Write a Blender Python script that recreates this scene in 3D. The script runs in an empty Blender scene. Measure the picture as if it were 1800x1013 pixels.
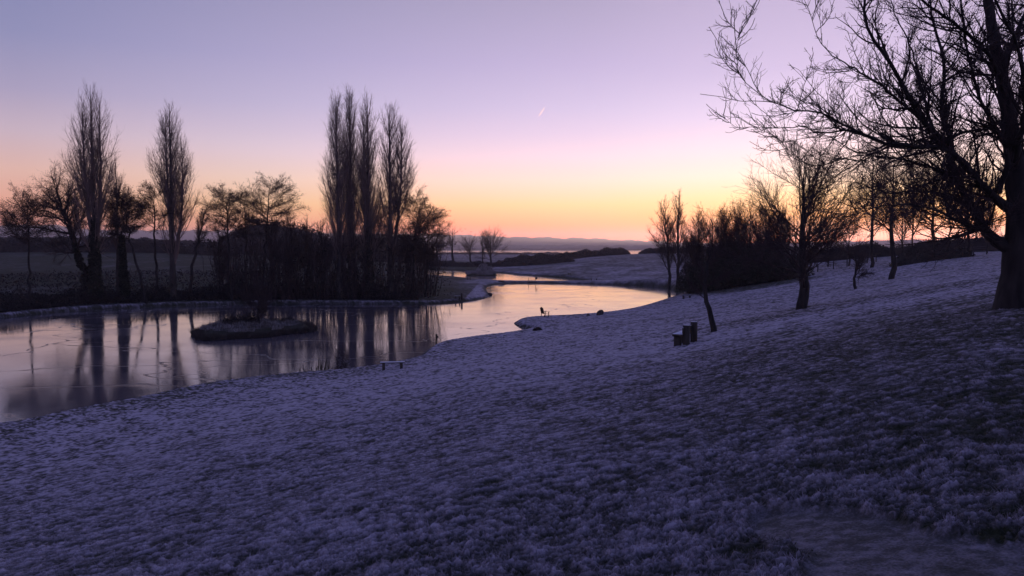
import bpy, math
import numpy as np
from math import radians, sin, cos, pi
from mathutils import Vector

# ------------------------------------------------------------------ camera, sky, sun, exposure
S = bpy.context.scene
C = S.collection
FPX = 1386.0
PITCH = math.atan(70.5 / FPX)
CAMZ = 9.0
cam = bpy.data.objects.new('camera', bpy.data.cameras.new('camera'))
C.objects.link(cam); S.camera = cam
cam.data.sensor_width = 36.0
cam.data.lens = 36.0 * FPX / 1800.0
cam.data.clip_start = 0.1
cam.data.clip_end = 60000
cam.location = (0, 0, CAMZ)
cam.rotation_euler = (pi / 2 - PITCH, 0, 0)

SUN_AZ = radians(27.0)      # to the right of the view axis, just under the ridge
SUN_EL = radians(0.4)

def srgb(r, g, b):
    def f(c):
        c /= 255.0
        return c / 12.92 if c <= 0.04045 else ((c + 0.055) / 1.055) ** 2.4
    return (f(r), f(g), f(b), 1.0)

W = bpy.data.worlds.new('World'); S.world = W; W.use_nodes = True
nt = W.node_tree; N = nt.nodes; Lk = nt.links
for n in list(N): N.remove(n)
def nd(tree, typ, **kw):
    n = tree.nodes.new(typ)
    for k, v in kw.items(): setattr(n, k, v)
    return n
def mth(tree, op, a, b=None, c=None, clamp=False):
    n = tree.nodes.new('ShaderNodeMath'); n.operation = op; n.use_clamp = clamp
    for i, v in enumerate((a, b, c)):
        if v is None: continue
        if isinstance(v, (int, float)): n.inputs[i].default_value = v
        else: tree.links.new(v, n.inputs[i])
    return n.outputs[0]
tc = nd(nt, 'ShaderNodeTexCoord'); sx = nd(nt, 'ShaderNodeSeparateXYZ')
Lk.new(tc.outputs['Generated'], sx.inputs[0])
zz = mth(nt, 'MAXIMUM', sx.outputs['Z'], 0.0)
el = mth(nt, 'ARCSINE', zz)
tt = mth(nt, 'SQRT', mth(nt, 'DIVIDE', el, pi / 2))
hx = mth(nt, 'ADD', mth(nt, 'MULTIPLY', sx.outputs['X'], sin(SUN_AZ)), mth(nt, 'MULTIPLY', sx.outputs['Y'], cos(SUN_AZ)))
hl = mth(nt, 'SQRT', mth(nt, 'ADD', mth(nt, 'MULTIPLY', sx.outputs['X'], sx.outputs['X']), mth(nt, 'MULTIPLY', sx.outputs['Y'], sx.outputs['Y'])))
caz = mth(nt, 'DIVIDE', hx, mth(nt, 'MAXIMUM', hl, 0.001))
def ramp(stops):
    r = nd(nt, 'ShaderNodeValToRGB'); cr = r.color_ramp; cr.interpolation = 'LINEAR'
    while len(cr.elements) < len(stops): cr.elements.new(0.5)
    for e, (deg, c) in zip(cr.elements, stops):
        e.position = math.sqrt(deg / 90.0); e.color = srgb(*c)
    Lk.new(tt, r.inputs[0]); return r.outputs[0]
TOP = [(33, (104, 110, 162)), (55, (84, 92, 146)), (90, (72, 80, 134))]
r_left = ramp([(0.0, (180, 112, 106)), (1.4, (212, 132, 108)), (2.7, (228, 160, 130)), (4.8, (222, 178, 165)), (7.2, (195, 173, 188)), (9.7, (163, 153, 184)), (13, (137, 137, 176)), (18, (120, 124, 165))] + TOP)
r_mid = ramp([(0.0, (230, 118, 92)), (0.9, (242, 136, 88)), (1.7, (250, 172, 98)), (3.1, (254, 215, 146)), (4.8, (252, 226, 206)), (6.5, (240, 219, 230)), (8.1, (221, 205, 230)), (10, (204, 192, 225)), (13, (187, 174, 212)), (18, (164, 154, 186))] + TOP)
r_sun = ramp([(0.0, (244, 120, 50)), (1.0, (250, 146, 48)), (2.3, (255, 196, 84)), (3.6, (255, 229, 158)), (5.0, (253, 238, 214)), (7.0, (244, 226, 236)), (9.0, (222, 209, 238)), (12, (200, 186, 222)), (18, (180, 165, 200))] + TOP)
r_west = ramp([(0.0, (110, 100, 144)), (6, (134, 114, 158)), (14, (124, 116, 164)), (22, (104, 108, 158)), (40, (86, 94, 148)), (90, (72, 80, 134))])
def mixc(fac, a, b):
    m = nd(nt, 'ShaderNodeMix', data_type='RGBA'); Lk.new(fac, m.inputs[0]); Lk.new(a, m.inputs[6]); Lk.new(b, m.inputs[7]); return m.outputs[2]
def mrange(v, a, b):
    m = nd(nt, 'ShaderNodeMapRange', interpolation_type='SMOOTHSTEP'); Lk.new(v, m.inputs[0]); m.inputs[1].default_value = a; m.inputs[2].default_value = b; return m.outputs[0]
def lrange(v, a, b):
    m = nd(nt, 'ShaderNodeMapRange'); Lk.new(v, m.inputs[0]); m.inputs[1].default_value = a; m.inputs[2].default_value = b; return m.outputs[0]
col = mixc(mrange(caz, -0.7, 0.5), r_west, r_left)
col = mixc(lrange(caz, 0.52, 0.93), col, r_mid)
col = mixc(lrange(caz, 0.93, 0.99), col, r_sun)
kr = mth(nt, 'MULTIPLY', mth(nt, 'EXPONENT', mth(nt, 'DIVIDE', el, -radians(3.6))), mrange(caz, 0.68, 0.92))
vm = nd(nt, 'ShaderNodeCombineXYZ'); Lk.new(mth(nt, 'MULTIPLY_ADD', kr, 0.95, 1.0), vm.inputs[0]); Lk.new(mth(nt, 'MULTIPLY_ADD', kr, 0.10, 1.0), vm.inputs[1]); Lk.new(mth(nt, 'MULTIPLY_ADD', kr, 0.22, 1.0), vm.inputs[2])
vx = nd(nt, 'ShaderNodeVectorMath', operation='MULTIPLY'); Lk.new(col, vx.inputs[0]); Lk.new(vm.outputs[0], vx.inputs[1])
bg1 = nd(nt, 'ShaderNodeBackground'); Lk.new(vx.outputs[0], bg1.inputs[0])
glow = mth(nt, 'ADD', mth(nt, 'MULTIPLY', mth(nt, 'EXPONENT', mth(nt, 'DIVIDE', el, -radians(1.5))), 0.9), 1.04); Lk.new(glow, bg1.inputs[1])
sky = nd(nt, 'ShaderNodeTexSky', sky_type='NISHITA'); sky.sun_disc = False
sky.sun_elevation = SUN_EL; sky.sun_rotation = SUN_AZ
bg2 = nd(nt, 'ShaderNodeBackground'); Lk.new(sky.outputs[0], bg2.inputs[0]); bg2.inputs[1].default_value = 0.01
ad = nd(nt, 'ShaderNodeAddShader'); Lk.new(bg1.outputs[0], ad.inputs[0]); Lk.new(bg2.outputs[0], ad.inputs[1])
wo = nd(nt, 'ShaderNodeOutputWorld'); Lk.new(ad.outputs[0], wo.inputs[0])

sl = bpy.data.lights.new('sun', 'SUN'); sl.energy = 3.6; sl.angle = radians(0.5); sl.color = (1.0, 0.72, 0.5)
so = bpy.data.objects.new('sun', sl); C.objects.link(so)
sd = Vector((sin(SUN_AZ) * cos(SUN_EL), cos(SUN_AZ) * cos(SUN_EL), sin(SUN_EL)))
so.rotation_euler = (-sd).to_track_quat('-Z', 'Y').to_euler()
so.location = (200, 400, 60)

S.view_settings.view_transform = 'Standard'; S.view_settings.look = 'None'
S.view_settings.exposure = 0.12; S.view_settings.gamma = 1.0
S.cycles.max_bounces = 4; S.cycles.diffuse_bounces = 2; S.cycles.glossy_bounces = 2; S.cycles.volume_bounces = 0
S.cycles.transparent_max_bounces = 4
S.cycles.use_denoising = True

# ------------------------------------------------------------------ helpers
def ray(px, py):
    a = (px - 900.0) / FPX; b = (506.5 - py) / FPX
    fw = cos(PITCH) + b * sin(PITCH); up = b * cos(PITCH) - sin(PITCH)
    return a / fw, up / fw
def at(px, py, d):
    u, v = ray(px, py); return np.array((u * d, d, CAMZ + v * d))
def onz(px, py, z=0.0):
    u, v = ray(px, py); d = (z - CAMZ) / v; return (u * d, d)
def tag(o, label=None, cat=None, group=None, kind=None):
    if label: o['label'] = label
    if cat: o['category'] = cat
    if group: o['group'] = group
    if kind: o['kind'] = kind
    return o
def empty(name, loc, rz=0.0):
    o = bpy.data.objects.new(name, None); C.objects.link(o)
    o.location = loc; o.rotation_euler = (0, 0, rz); o.empty_display_size = 0.3
    return o
def mk(name, V, F, mat, parent=None, smooth=False, attr=None, loc=None):
    V = np.asarray(V, dtype=np.float32).reshape(-1, 3); F = np.asarray(F, dtype=np.int32)
    m = bpy.data.meshes.new(name)
    k = F.shape[1]; nf = F.shape[0]
    m.vertices.add(len(V)); m.vertices.foreach_set('co', V.ravel())
    m.loops.add(nf * k); m.loops.foreach_set('vertex_index', F.ravel())
    m.polygons.add(nf)
    m.polygons.foreach_set('loop_start', np.arange(0, nf * k, k, dtype=np.int32))
    m.polygons.foreach_set('loop_total', np.full(nf, k, dtype=np.int32))
    if smooth: m.polygons.foreach_set('use_smooth', np.ones(nf, dtype=bool))
    if attr:
        for an, av in attr.items():
            a = m.attributes.new(an, 'FLOAT', 'POINT'); a.data.foreach_set('value', np.asarray(av, dtype=np.float32))
    m.update(calc_edges=True); m.validate()
    if mat: m.materials.append(mat)
    o = bpy.data.objects.new(name, m); C.objects.link(o)
    if parent: o.parent = parent
    if loc is not None: o.location = loc
    return o
class MB:
    def __init__(s): s.v = []; s.f = []; s.n = 0
    def add(s, v, f):
        v = np.asarray(v, float); s.v.append(v); s.f.append(np.asarray(f, int) + s.n); s.n += len(v)
    def box(s, cx, cy, cz, sx, sy, sz, rx=0, ry=0, rz=0, j=0.0):
        b = min(sx, sy, sz) * 0.12          # chamfered box
        hx, hy, hz = sx / 2, sy / 2, sz / 2
        ring = [(hx - b, -hy), (hx, -hy + b), (hx, hy - b), (hx - b, hy), (-hx + b, hy), (-hx, hy - b), (-hx, -hy + b), (-hx + b, -hy)]
        ins = [(x * (1 - b / hx), y * (1 - b / hy)) for x, y in ring]
        v = [(x, y, -hz) for x, y in ins] + [(x, y, -hz + b) for x, y in ring] + [(x, y, hz - b) for x, y in ring] + [(x, y, hz) for x, y in ins]
        f = []
        for r in range(3):
            for i in range(8):
                k = (i + 1) % 8; f.append((r * 8 + i, r * 8 + k, r * 8 + 8 + k, r * 8 + 8 + i))
        for o, rev in ((0, True), (24, False)):
            q = [(o, o + 1, o + 2, o + 3), (o, o + 3, o + 4, o + 7), (o + 4, o + 5, o + 6, o + 7)]
            f += [t[::-1] if rev else t for t in q]
        v = np.array(v)
        cxr, sxr, cy_, sy_, cz_, sz_ = cos(rx), sin(rx), cos(ry), sin(ry), cos(rz), sin(rz)
        Rx = np.array([[1, 0, 0], [0, cxr, -sxr], [0, sxr, cxr]]); Ry = np.array([[cy_, 0, sy_], [0, 1, 0], [-sy_, 0, cy_]]); Rz = np.array([[cz_, -sz_, 0], [sz_, cz_, 0], [0, 0, 1]])
        v = v @ (Rz @ Ry @ Rx).T + np.array((cx, cy, cz))
        s.add(v, f); return s
    def build(s, name, mat, parent=None, smooth=False, loc=None):
        return mk(name, np.concatenate(s.v), np.concatenate(s.f), mat, parent, smooth, loc=loc)

# noise (numpy)
def hsh(ix, iy, seed):
    h = (ix.astype(np.int64) * 374761393 + iy.astype(np.int64) * 668265263 + seed * 1442695041) & 0xFFFFFFFF
    h = ((h ^ (h >> 13)) * 1274126177) & 0xFFFFFFFF
    h = (h ^ (h >> 16)) & 0xFFFFFFFF
    return h.astype(np.float64) / 4294967295.0
def vnoise(x, y, seed=0):
    ix = np.floor(x); iy = np.floor(y); fx = x - ix; fy = y - iy
    fx = fx * fx * (3 - 2 * fx); fy = fy * fy * (3 - 2 * fy)
    ix = ix.astype(np.int64); iy = iy.astype(np.int64)
    a = hsh(ix, iy, seed); b = hsh(ix + 1, iy, seed); c = hsh(ix, iy + 1, seed); d = hsh(ix + 1, iy + 1, seed)
    return (a + (b - a) * fx) * (1 - fy) + (c + (d - c) * fx) * fy
def sstep(x, a, b):
    t = np.clip((x - a) / (b - a), 0, 1); return t * t * (3 - 2 * t)

# ------------------------------------------------------------------ materials
def mat(name, c1, c2=None, scale=6.0, rough=0.85, bump=0.0, stretch=None, spec=0.3, frost=0.0, coords='Object', bscale=None):
    m = bpy.data.materials.new(name); m.use_nodes = True; t = m.node_tree
    b = t.nodes['Principled BSDF']; b.inputs['Roughness'].default_value = rough
    b.inputs['Specular IOR Level'].default_value = spec
    tc = nd(t, 'ShaderNodeTexCoord'); mp = nd(t, 'ShaderNodeMapping'); t.links.new(tc.outputs[coords], mp.inputs[0])
    if stretch: mp.inputs['Scale'].default_value = stretch
    nz = nd(t, 'ShaderNodeTexNoise'); nz.inputs['Scale'].default_value = scale; nz.inputs['Detail'].default_value = 4
    t.links.new(mp.outputs[0], nz.inputs['Vector'])
    cr = nd(t, 'ShaderNodeValToRGB'); cr.color_ramp.elements[0].position = 0.35; cr.color_ramp.elements[1].position = 0.65
    cr.color_ramp.elements[0].color = (*c1, 1); cr.color_ramp.elements[1].color = (*(c2 or c1), 1)
    t.links.new(nz.outputs[0], cr.inputs[0]); out = cr.outputs[0]
    if frost > 0:
        g = nd(t, 'ShaderNodeNewGeometry'); sp = nd(t, 'ShaderNodeSeparateXYZ'); t.links.new(g.outputs['Normal'], sp.inputs[0])
        f = mth(t, 'MULTIPLY', mth(t, 'MULTIPLY_ADD', sp.outputs['Z'], 3.0, -1.6, clamp=True), frost)
        mx = nd(t, 'ShaderNodeMix', data_type='RGBA'); t.links.new(f, mx.inputs[0]); t.links.new(out, mx.inputs[6]); mx.inputs[7].default_value = (0.82, 0.80, 0.86, 1); out = mx.outputs[2]
    t.links.new(out, b.inputs['Base Color'])
    if bump:
        bp = nd(t, 'ShaderNodeBump'); bp.inputs['Strength'].default_value = bump; bp.inputs['Distance'].default_value = 0.03
        t.links.new(nz.outputs[0], bp.inputs['Height']); t.links.new(bp.outputs[0], b.inputs['Normal'])
    return m
M_bark = mat('bark', (0.02, 0.018, 0.017), (0.05, 0.043, 0.04), 5, 0.95, 0.8, (1, 1, 0.25))
M_twig = mat('twig', (0.035, 0.026, 0.026), (0.07, 0.05, 0.05), 1.0, 0.9)
M_bark_pale = mat('poplar_bark', (0.05, 0.045, 0.04), (0.10, 0.09, 0.08), 2, 0.95, 0.6, (1, 1, 0.25))
M_twig_pale = mat('poplar_twig', (0.17, 0.125, 0.11), (0.27, 0.20, 0.175), 0.6, 0.9)
M_leafdark = mat('dark_leaf', (0.018, 0.022, 0.014), (0.04, 0.045, 0.03), 1.0, 0.8)
M_leafdead = mat('dead_leaf', (0.05, 0.032, 0.024), (0.09, 0.055, 0.04), 1.0, 0.85)
M_bramble = mat('bramble', (0.02, 0.018, 0.016), (0.045, 0.04, 0.038), 0.8, 0.9)
M_hedge = mat('hedge', (0.022, 0.02, 0.02), (0.05, 0.042, 0.042), 0.3, 0.9)
M_wood = mat('weathered_wood', (0.045, 0.038, 0.03), (0.08, 0.07, 0.058), 8, 0.85, 0.4, (1, 1, 0.2), frost=1.0)
M_woodd = mat('dark_wood', (0.03, 0.025, 0.022), (0.05, 0.042, 0.038), 8, 0.85, 0.3, (1, 1, 0.2))
M_stone = mat('stone', (0.06, 0.055, 0.055), (0.12, 0.11, 0.105), 3, 0.9, 0.6, frost=0.3)
M_reed = mat('reed', (0.05, 0.042, 0.034), (0.10, 0.085, 0.075), 1.0, 0.9)
M_reedfrost = mat('frosted_reed', (0.22, 0.2, 0.19), (0.4, 0.38, 0.38), 0.8, 0.9)
M_hill = mat('far_hill', (0.03, 0.035, 0.035), (0.09, 0.09, 0.09), 0.004, 1.0)
M_metal = mat('wire', (0.12, 0.12, 0.12), (0.2, 0.2, 0.2), 3, 0.6)
M_contrail = bpy.data.materials.new('vapour'); M_contrail.use_nodes = True; _t = M_contrail.node_tree; _t.nodes.remove(_t.nodes['Principled BSDF'])
_v = nd(_t, 'ShaderNodeVolumePrincipled'); _v.inputs['Color'].default_value = (1, 1, 1, 1); _v.inputs['Density'].default_value = 0.03; _v.inputs['Anisotropy'].default_value = 0.65
_t.links.new(_v.outputs[0], [q for q in _t.nodes if q.type == 'OUTPUT_MATERIAL'][0].inputs['Volume'])

# ground: bare winter grass with frost where the frost attribute says; it also carries the painted bank shadow
M_ground = bpy.data.materials.new('frosted_grass'); M_ground.use_nodes = True
t = M_ground.node_tree; b = t.nodes['Principled BSDF']; b.inputs['Roughness'].default_value = 0.95; b.inputs['Specular IOR Level'].default_value = 0.15
at_ = nd(t, 'ShaderNodeAttribute', attribute_name='frost'); gm = nd(t, 'ShaderNodeNewGeometry')
n1 = nd(t, 'ShaderNodeTexNoise'); n1.inputs['Scale'].default_value = 9.0; n1.inputs['Detail'].default_value = 5; t.links.new(gm.outputs['Position'], n1.inputs['Vector'])
n2 = nd(t, 'ShaderNodeTexNoise'); n2.inputs['Scale'].default_value = 0.25; n2.inputs['Detail'].default_value = 3; t.links.new(gm.outputs['Position'], n2.inputs['Vector'])
ff = mth(t, 'ADD', at_.outputs['Fac'], mth(t, 'MULTIPLY', mth(t, 'SUBTRACT', n1.outputs[0], 0.5), 0.7))
ff = mth(t, 'ADD', ff, mth(t, 'MULTIPLY', mth(t, 'SUBTRACT', n2.outputs[0], 0.5), 0.35), clamp=True)
n3 = nd(t, 'ShaderNodeTexNoise'); n3.inputs['Scale'].default_value = 60.0; n3.inputs['Detail'].default_value = 3; t.links.new(gm.outputs['Position'], n3.inputs['Vector'])
ff = mth(t, 'ADD', ff, mth(t, 'MULTIPLY', mth(t, 'SUBTRACT', n3.outputs[0], 0.5), 0.55), clamp=True)
gr = nd(t, 'ShaderNodeValToRGB'); e = gr.color_ramp.elements
e[0].position = 0.0; e[0].color = (0.030, 0.034, 0.016, 1); e[1].position = 1.0; e[1].color = (0.50, 0.45, 0.52, 1)
x = e.new(0.35); x.color = (0.092, 0.088, 0.088, 1); x = e.new(0.65); x.color = (0.27, 0.245, 0.275, 1)
t.links.new(ff, gr.inputs[0]); t.links.new(gr.outputs[0], b.inputs['Base Color'])
bp = nd(t, 'ShaderNodeBump'); bp.inputs['Strength'].default_value = 0.9; bp.inputs['Distance'].default_value = 0.03
n3 = nd(t, 'ShaderNodeTexNoise'); n3.inputs['Scale'].default_value = 35.0; n3.inputs['Detail'].default_value = 3; t.links.new(gm.outputs['Position'], n3.inputs['Vector'])
t.links.new(n3.outputs[0], bp.inputs['Height']); t.links.new(bp.outputs[0], b.inputs['Normal'])

# half-frozen water
def water_mat(name, base, rough0, rough1, bstr):
    m = bpy.data.materials.new(name); m.use_nodes = True; t = m.node_tree
    b = t.nodes['Principled BSDF']; g = nd(t, 'ShaderNodeNewGeometry')
    b.inputs['IOR'].default_value = 1.36; b.inputs['Specular Tint'].default_value = (1.0, 1.0, 1.0, 1)
    mp = nd(t, 'ShaderNodeMapping'); mp.inputs['Scale'].default_value = (0.10, 0.10, 1); t.links.new(g.outputs['Position'], mp.inputs[0])
    nz = nd(t, 'ShaderNodeTexNoise'); nz.inputs['Scale'].default_value = 1.0; nz.inputs['Detail'].default_value = 6; nz.inputs['Roughness'].default_value = 0.6; t.links.new(mp.outputs[0], nz.inputs['Vector'])
    mr = nd(t, 'ShaderNodeMapRange'); t.links.new(nz.outputs[0], mr.inputs[0]); mr.inputs[1].default_value = 0.35; mr.inputs[2].default_value = 0.65; mr.inputs[3].default_value = rough0; mr.inputs[4].default_value = rough1
    cr = nd(t, 'ShaderNodeValToRGB'); cr.color_ramp.elements[0].position = 0.3; cr.color_ramp.elements[1].position = 0.7
    cr.color_ramp.elements[0].color = (base[0] * 0.6, base[1] * 0.6, base[2] * 0.6, 1); cr.color_ramp.elements[1].color = (*base, 1)
    t.links.new(nz.outputs[0], cr.inputs[0])
    # cracks in the thin ice
    mp2 = nd(t, 'ShaderNodeMapping'); mp2.inputs['Scale'].default_value = (0.035, 0.07, 1); t.links.new(g.outputs['Position'], mp2.inputs[0])
    nw = nd(t, 'ShaderNodeTexNoise'); nw.inputs['Scale'].default_value = 2.0; nw.inputs['Detail'].default_value = 3; t.links.new(mp2.outputs[0], nw.inputs['Vector'])
    ad = nd(t, 'ShaderNodeVectorMath', operation='MULTIPLY_ADD'); t.links.new(nw.outputs[1], ad.inputs[0]); ad.inputs[1].default_value = (0.9, 0.9, 0); t.links.new(mp2.outputs[0], ad.inputs[2])
    vo = nd(t, 'ShaderNodeTexVoronoi', feature='DISTANCE_TO_EDGE'); vo.inputs['Scale'].default_value = 1.0; t.links.new(ad.outputs[0], vo.inputs['Vector'])
    crk = nd(t, 'ShaderNodeMapRange'); t.links.new(vo.outputs[0], crk.inputs[0]); crk.inputs[1].default_value = 0.0; crk.inputs[2].default_value = 0.007
    mx = nd(t, 'ShaderNodeMix', data_type='RGBA'); t.links.new(crk.outputs[0], mx.inputs[0]); mx.inputs[6].default_value = (0.04, 0.04, 0.05, 1); t.links.new(cr.outputs[0], mx.inputs[7])
    t.links.new(mx.outputs[2], b.inputs['Base Color'])
    mr2 = nd(t, 'ShaderNodeMix'); t.links.new(crk.outputs[0], mr2.inputs[0]); mr2.inputs[2].default_value = 0.35; t.links.new(mr.outputs[0], mr2.inputs[3]); t.links.new(mr2.outputs[0], b.inputs['Roughness'])
    mp3 = nd(t, 'ShaderNodeMapping'); mp3.inputs['Scale'].default_value = (0.5, 1.3, 1); t.links.new(g.outputs['Position'], mp3.inputs[0])
    n4 = nd(t, 'ShaderNodeTexNoise'); n4.inputs['Scale'].default_value = 1.6; n4.inputs['Detail'].default_value = 4; t.links.new(mp3.outputs[0], n4.inputs['Vector'])
    hh = mth(t, 'ADD', mth(t, 'MULTIPLY', n4.outputs[0], 0.6), mth(t, 'MULTIPLY', crk.outputs[0], 0.5))
    bp = nd(t, 'ShaderNodeBump'); bp.inputs['Strength'].default_value = bstr; bp.inputs['Distance'].default_value = 0.02
    t.links.new(hh, bp.inputs['Height']); t.links.new(bp.outputs[0], b.inputs['Normal'])
    return m
M_water = water_mat('thin_ice_water', (0.125, 0.108, 0.125), 0.05, 0.14, 0.08)
M_sea = water_mat('estuary_water', (0.05, 0.05, 0.07), 0.1, 0.15, 0.05)

# ------------------------------------------------------------------ water outlines and terrain
near_px = [(0, 747), (60, 738), (140, 722), (220, 708), (290, 690), (350, 677), (430, 668), (510, 660), (600, 655), (650, 650), (690, 643), (725, 634), (738, 625), (742, 615), (765, 602), (800, 597), (840, 592), (885, 589), (925, 584), (936, 580), (922, 573), (908, 568), (902, 563), (912, 559), (940, 556), (1000, 556), (1060, 554), (1110, 547), (1150, 535), (1180, 526), (1204, 519)]
far_px = [(1190, 511), (1165, 506), (1120, 503), (1060, 500.5), (1000, 499.3), (940, 498.5), (895, 498.2), (866, 501), (853, 506), (856, 513), (862, 520), (852, 526), (800, 532), (750, 535.5), (600, 535), (450, 535), (300, 539), (150, 546), (60, 553), (0, 560)]
pond1 = [onz(*p, .36) for p in near_px] + [onz(*p) for p in far_px] + [(-90, 86), (-140, 80), (-170, 62), (-150, 42), (-90, 27), (-45, 26.5), (-34, 33)]
pond2 = [onz(*p) for p in [(690, 482), (720, 483), (790, 488), (830, 491.5), (868, 495.3), (930, 496.2), (1000, 496.8), (1042, 496.9), (1010, 491.5), (960, 487), (900, 482.5), (870, 479.5), (800, 476), (750, 474.5), (700, 474)]]
def smooth_poly(P, it=2):
    P = np.array(P, float)
    for _ in range(it):
        Q = np.roll(P, -1, axis=0); P = np.stack([P * 0.75 + Q * 0.25, P * 0.25 + Q * 0.75], 1).reshape(-1, 2)
    return P
pond1 = smooth_poly(pond1); pond2 = smooth_poly(pond2)
def sdf(x, y, P):          # negative inside
    d = np.full(x.shape, 1e9); ins = np.zeros(x.shape, bool)
    Q = np.roll(P, -1, axis=0)
    for (ax, ay), (bx, by) in zip(P, Q):
        ex, ey = bx - ax, by - ay; L2 = ex * ex + ey * ey + 1e-12
        t_ = np.clip(((x - ax) * ex + (y - ay) * ey) / L2, 0, 1)
        d = np.minimum(d, (x - ax - t_ * ex) ** 2 + (y - ay - t_ * ey) ** 2)
        c = ((ay > y) != (by > y)) & (x < ex * (y - ay) / (by - ay + 1e-12) + ax)
        ins ^= c
    d = np.sqrt(d); return np.where(ins, -d, d)
def wdist(x, y):
    x = np.asarray(x, float); y = np.asarray(y, float)
    out = np.full(x.shape, 1e3)
    m = (y > 15) & (y < 480) & (x > -260) & (x < 140)
    if m.any():
        out[m] = np.minimum(sdf(x[m], y[m], pond1), sdf(x[m], y[m], pond2))
    return out
COLS = {
 -500: [(3, 6.6), (5, 5.7), (10, 4.2), (18, 2.0), (25, .7), (30, .4), (90, .5), (150, 2.5), (300, 7), (420, 10), (700, 19), (1200, 24), (3000, 26)],
 0: [(3, 6.8), (5, 6.1), (10, 4.9), (15, 3.7), (20, 2.7), (30, 1.2), (37, .55), (41, .38), (106, .42), (114, .6), (150, 1.7), (210, 4.2), (300, 7.6), (420, 9.6), (700, 19), (1200, 24), (3000, 26)],
 300: [(3, 6.95), (5, 6.4), (10, 5.35), (20, 3.5), (30, 2.05), (40, 1.05), (47, .5), (50, .38), (122, .42), (130, .6), (170, 1.8), (220, 4.2), (300, 7.2), (420, 8.8), (700, 16), (1200, 22), (3000, 25)],
 600: [(3, 7.05), (5, 6.6), (10, 5.8), (20, 4.3), (30, 3.0), (40, 1.9), (50, 1.0), (56, .45), (60, .4), (128, .42), (145, .7), (200, 1.6), (300, 2.6), (500, 2.5), (1000, 1), (1300, -1), (1500, -6), (3000, -9)],
 740: [(3, 7.1), (5, 6.75), (10, 6.0), (20, 4.6), (30, 3.4), (40, 2.35), (50, 1.4), (60, .65), (64, .4), (130, .42), (200, .7), (340, .7), (420, 1.5), (600, 1), (1000, 0), (1300, -1), (1500, -6), (3000, -9)],
 850: [(3, 7.12), (5, 6.8), (10, 6.2), (20, 5.0), (30, 3.95), (40, 3.0), (50, 2.15), (60, 1.45), (70, .8), (79, .42), (140, .5), (200, .5), (330, .6), (420, 1.4), (600, 1), (1000, 0), (1300, -1), (1500, -6), (3000, -9)],
 930: [(3, 7.14), (5, 6.83), (10, 6.25), (20, 5.1), (30, 4.1), (40, 3.25), (50, 2.5), (60, 1.8), (70, 1.2), (80, .7), (88, .42), (250, .5), (330, .8), (420, 1.6), (600, 1), (1000, 0), (1300, -1), (1500, -6), (3000, -9)],
 1000: [(3, 7.15), (5, 6.87), (10, 6.3), (20, 5.3), (30, 4.35), (40, 3.55), (50, 2.85), (60, 2.25), (70, 1.7), (80, 1.25), (90, .85), (103, .42), (230, .45), (280, 2.2), (350, 3.8), (420, 3.6), (600, 1.5), (1000, 0), (1300, -1), (1500, -6), (3000, -9)],
 1100: [(3, 7.2), (5, 6.95), (10, 6.45), (20, 5.55), (30, 4.72), (40, 4.0), (50, 3.4), (60, 2.9), (80, 2.0), (100, 1.0), (109, .45), (195, .5), (250, 2.8), (350, 6.0), (420, 6.2), (600, 3), (1000, 0), (1300, -1), (1500, -6), (3000, -9)],
 1200: [(3, 7.25), (5, 7.0), (10, 6.6), (20, 5.8), (30, 5.05), (38, 4.4), (50, 3.75), (60, 3.25), (80, 2.5), (100, 1.8), (130, .95), (150, .45), (160, .8), (170, 2.2), (250, 4.2), (350, 6.3), (450, 6.6), (700, 3), (1300, -1), (1500, -6), (3000, -9)],
 1274: [(3, 7.28), (5, 7.05), (10, 6.7), (20, 6.02), (30, 5.4), (41, 4.75), (50, 4.4), (60, 4.1), (80, 3.55), (100, 3.1), (110, 2.9), (130, 2.7), (170, 3.3), (250, 5), (350, 6.5), (450, 6.8), (700, 5), (1300, -1), (1500, -6), (3000, -9)],
 1410: [(3, 7.33), (5, 7.2), (10, 6.9), (20, 6.45), (30, 6.0), (40, 5.55), (50, 5.12), (60, 4.9), (80, 4.8), (100, 4.85), (120, 5.05), (150, 5.6), (200, 6.5), (300, 7.5), (450, 8), (700, 7), (1500, 0), (3000, -5)],
 1505: [(3, 7.37), (5, 7.25), (10, 7.05), (20, 6.7), (40, 6.1), (50, 5.85), (65, 5.65), (80, 5.7), (100, 6.05), (130, 6.7), (200, 7.7), (300, 8.3), (700, 8.5), (3000, 0)],
 1600: [(3, 7.39), (5, 7.3), (10, 7.2), (20, 7.0), (40, 6.65), (60, 6.5), (80, 6.7), (100, 7.0), (130, 7.4), (200, 8.2), (300, 8.6), (700, 9), (3000, 5)],
 1700: [(3, 7.4), (10, 7.35), (20, 7.3), (40, 7.1), (60, 7.2), (80, 7.5), (100, 7.8), (130, 8.1), (200, 8.6), (300, 8.8), (700, 9), (3000, 6)],
 1800: [(3, 7.42), (10, 7.45), (20, 7.5), (40, 7.7), (60, 7.9), (80, 8.1), (100, 8.3), (200, 8.8), (300, 9), (700, 9), (3000, 6)],
 2250: [(3, 7.5), (10, 7.7), (20, 8), (40, 8.6), (60, 9), (100, 9.5), (200, 10), (700, 11), (3000, 9)],
}
_u = np.array([(c - 900) / FPX for c in COLS]); _ld = np.linspace(math.log(2.5), math.log(3200), 260)
_T = np.array([np.interp(_ld, [math.log(a) for a, _ in v], [z for _, z in v]) for v in COLS.values()])
def gsm(A, s, ax):
    r = int(3 * s); k = np.exp(-0.5 * (np.arange(-r, r + 1) / s) ** 2); k /= k.sum()
    return np.apply_along_axis(lambda a: np.convolve(np.pad(a, r, mode='edge'), k, 'valid'), ax, A)
_ug = np.linspace(_u[0], _u[-1], 200)
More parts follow.
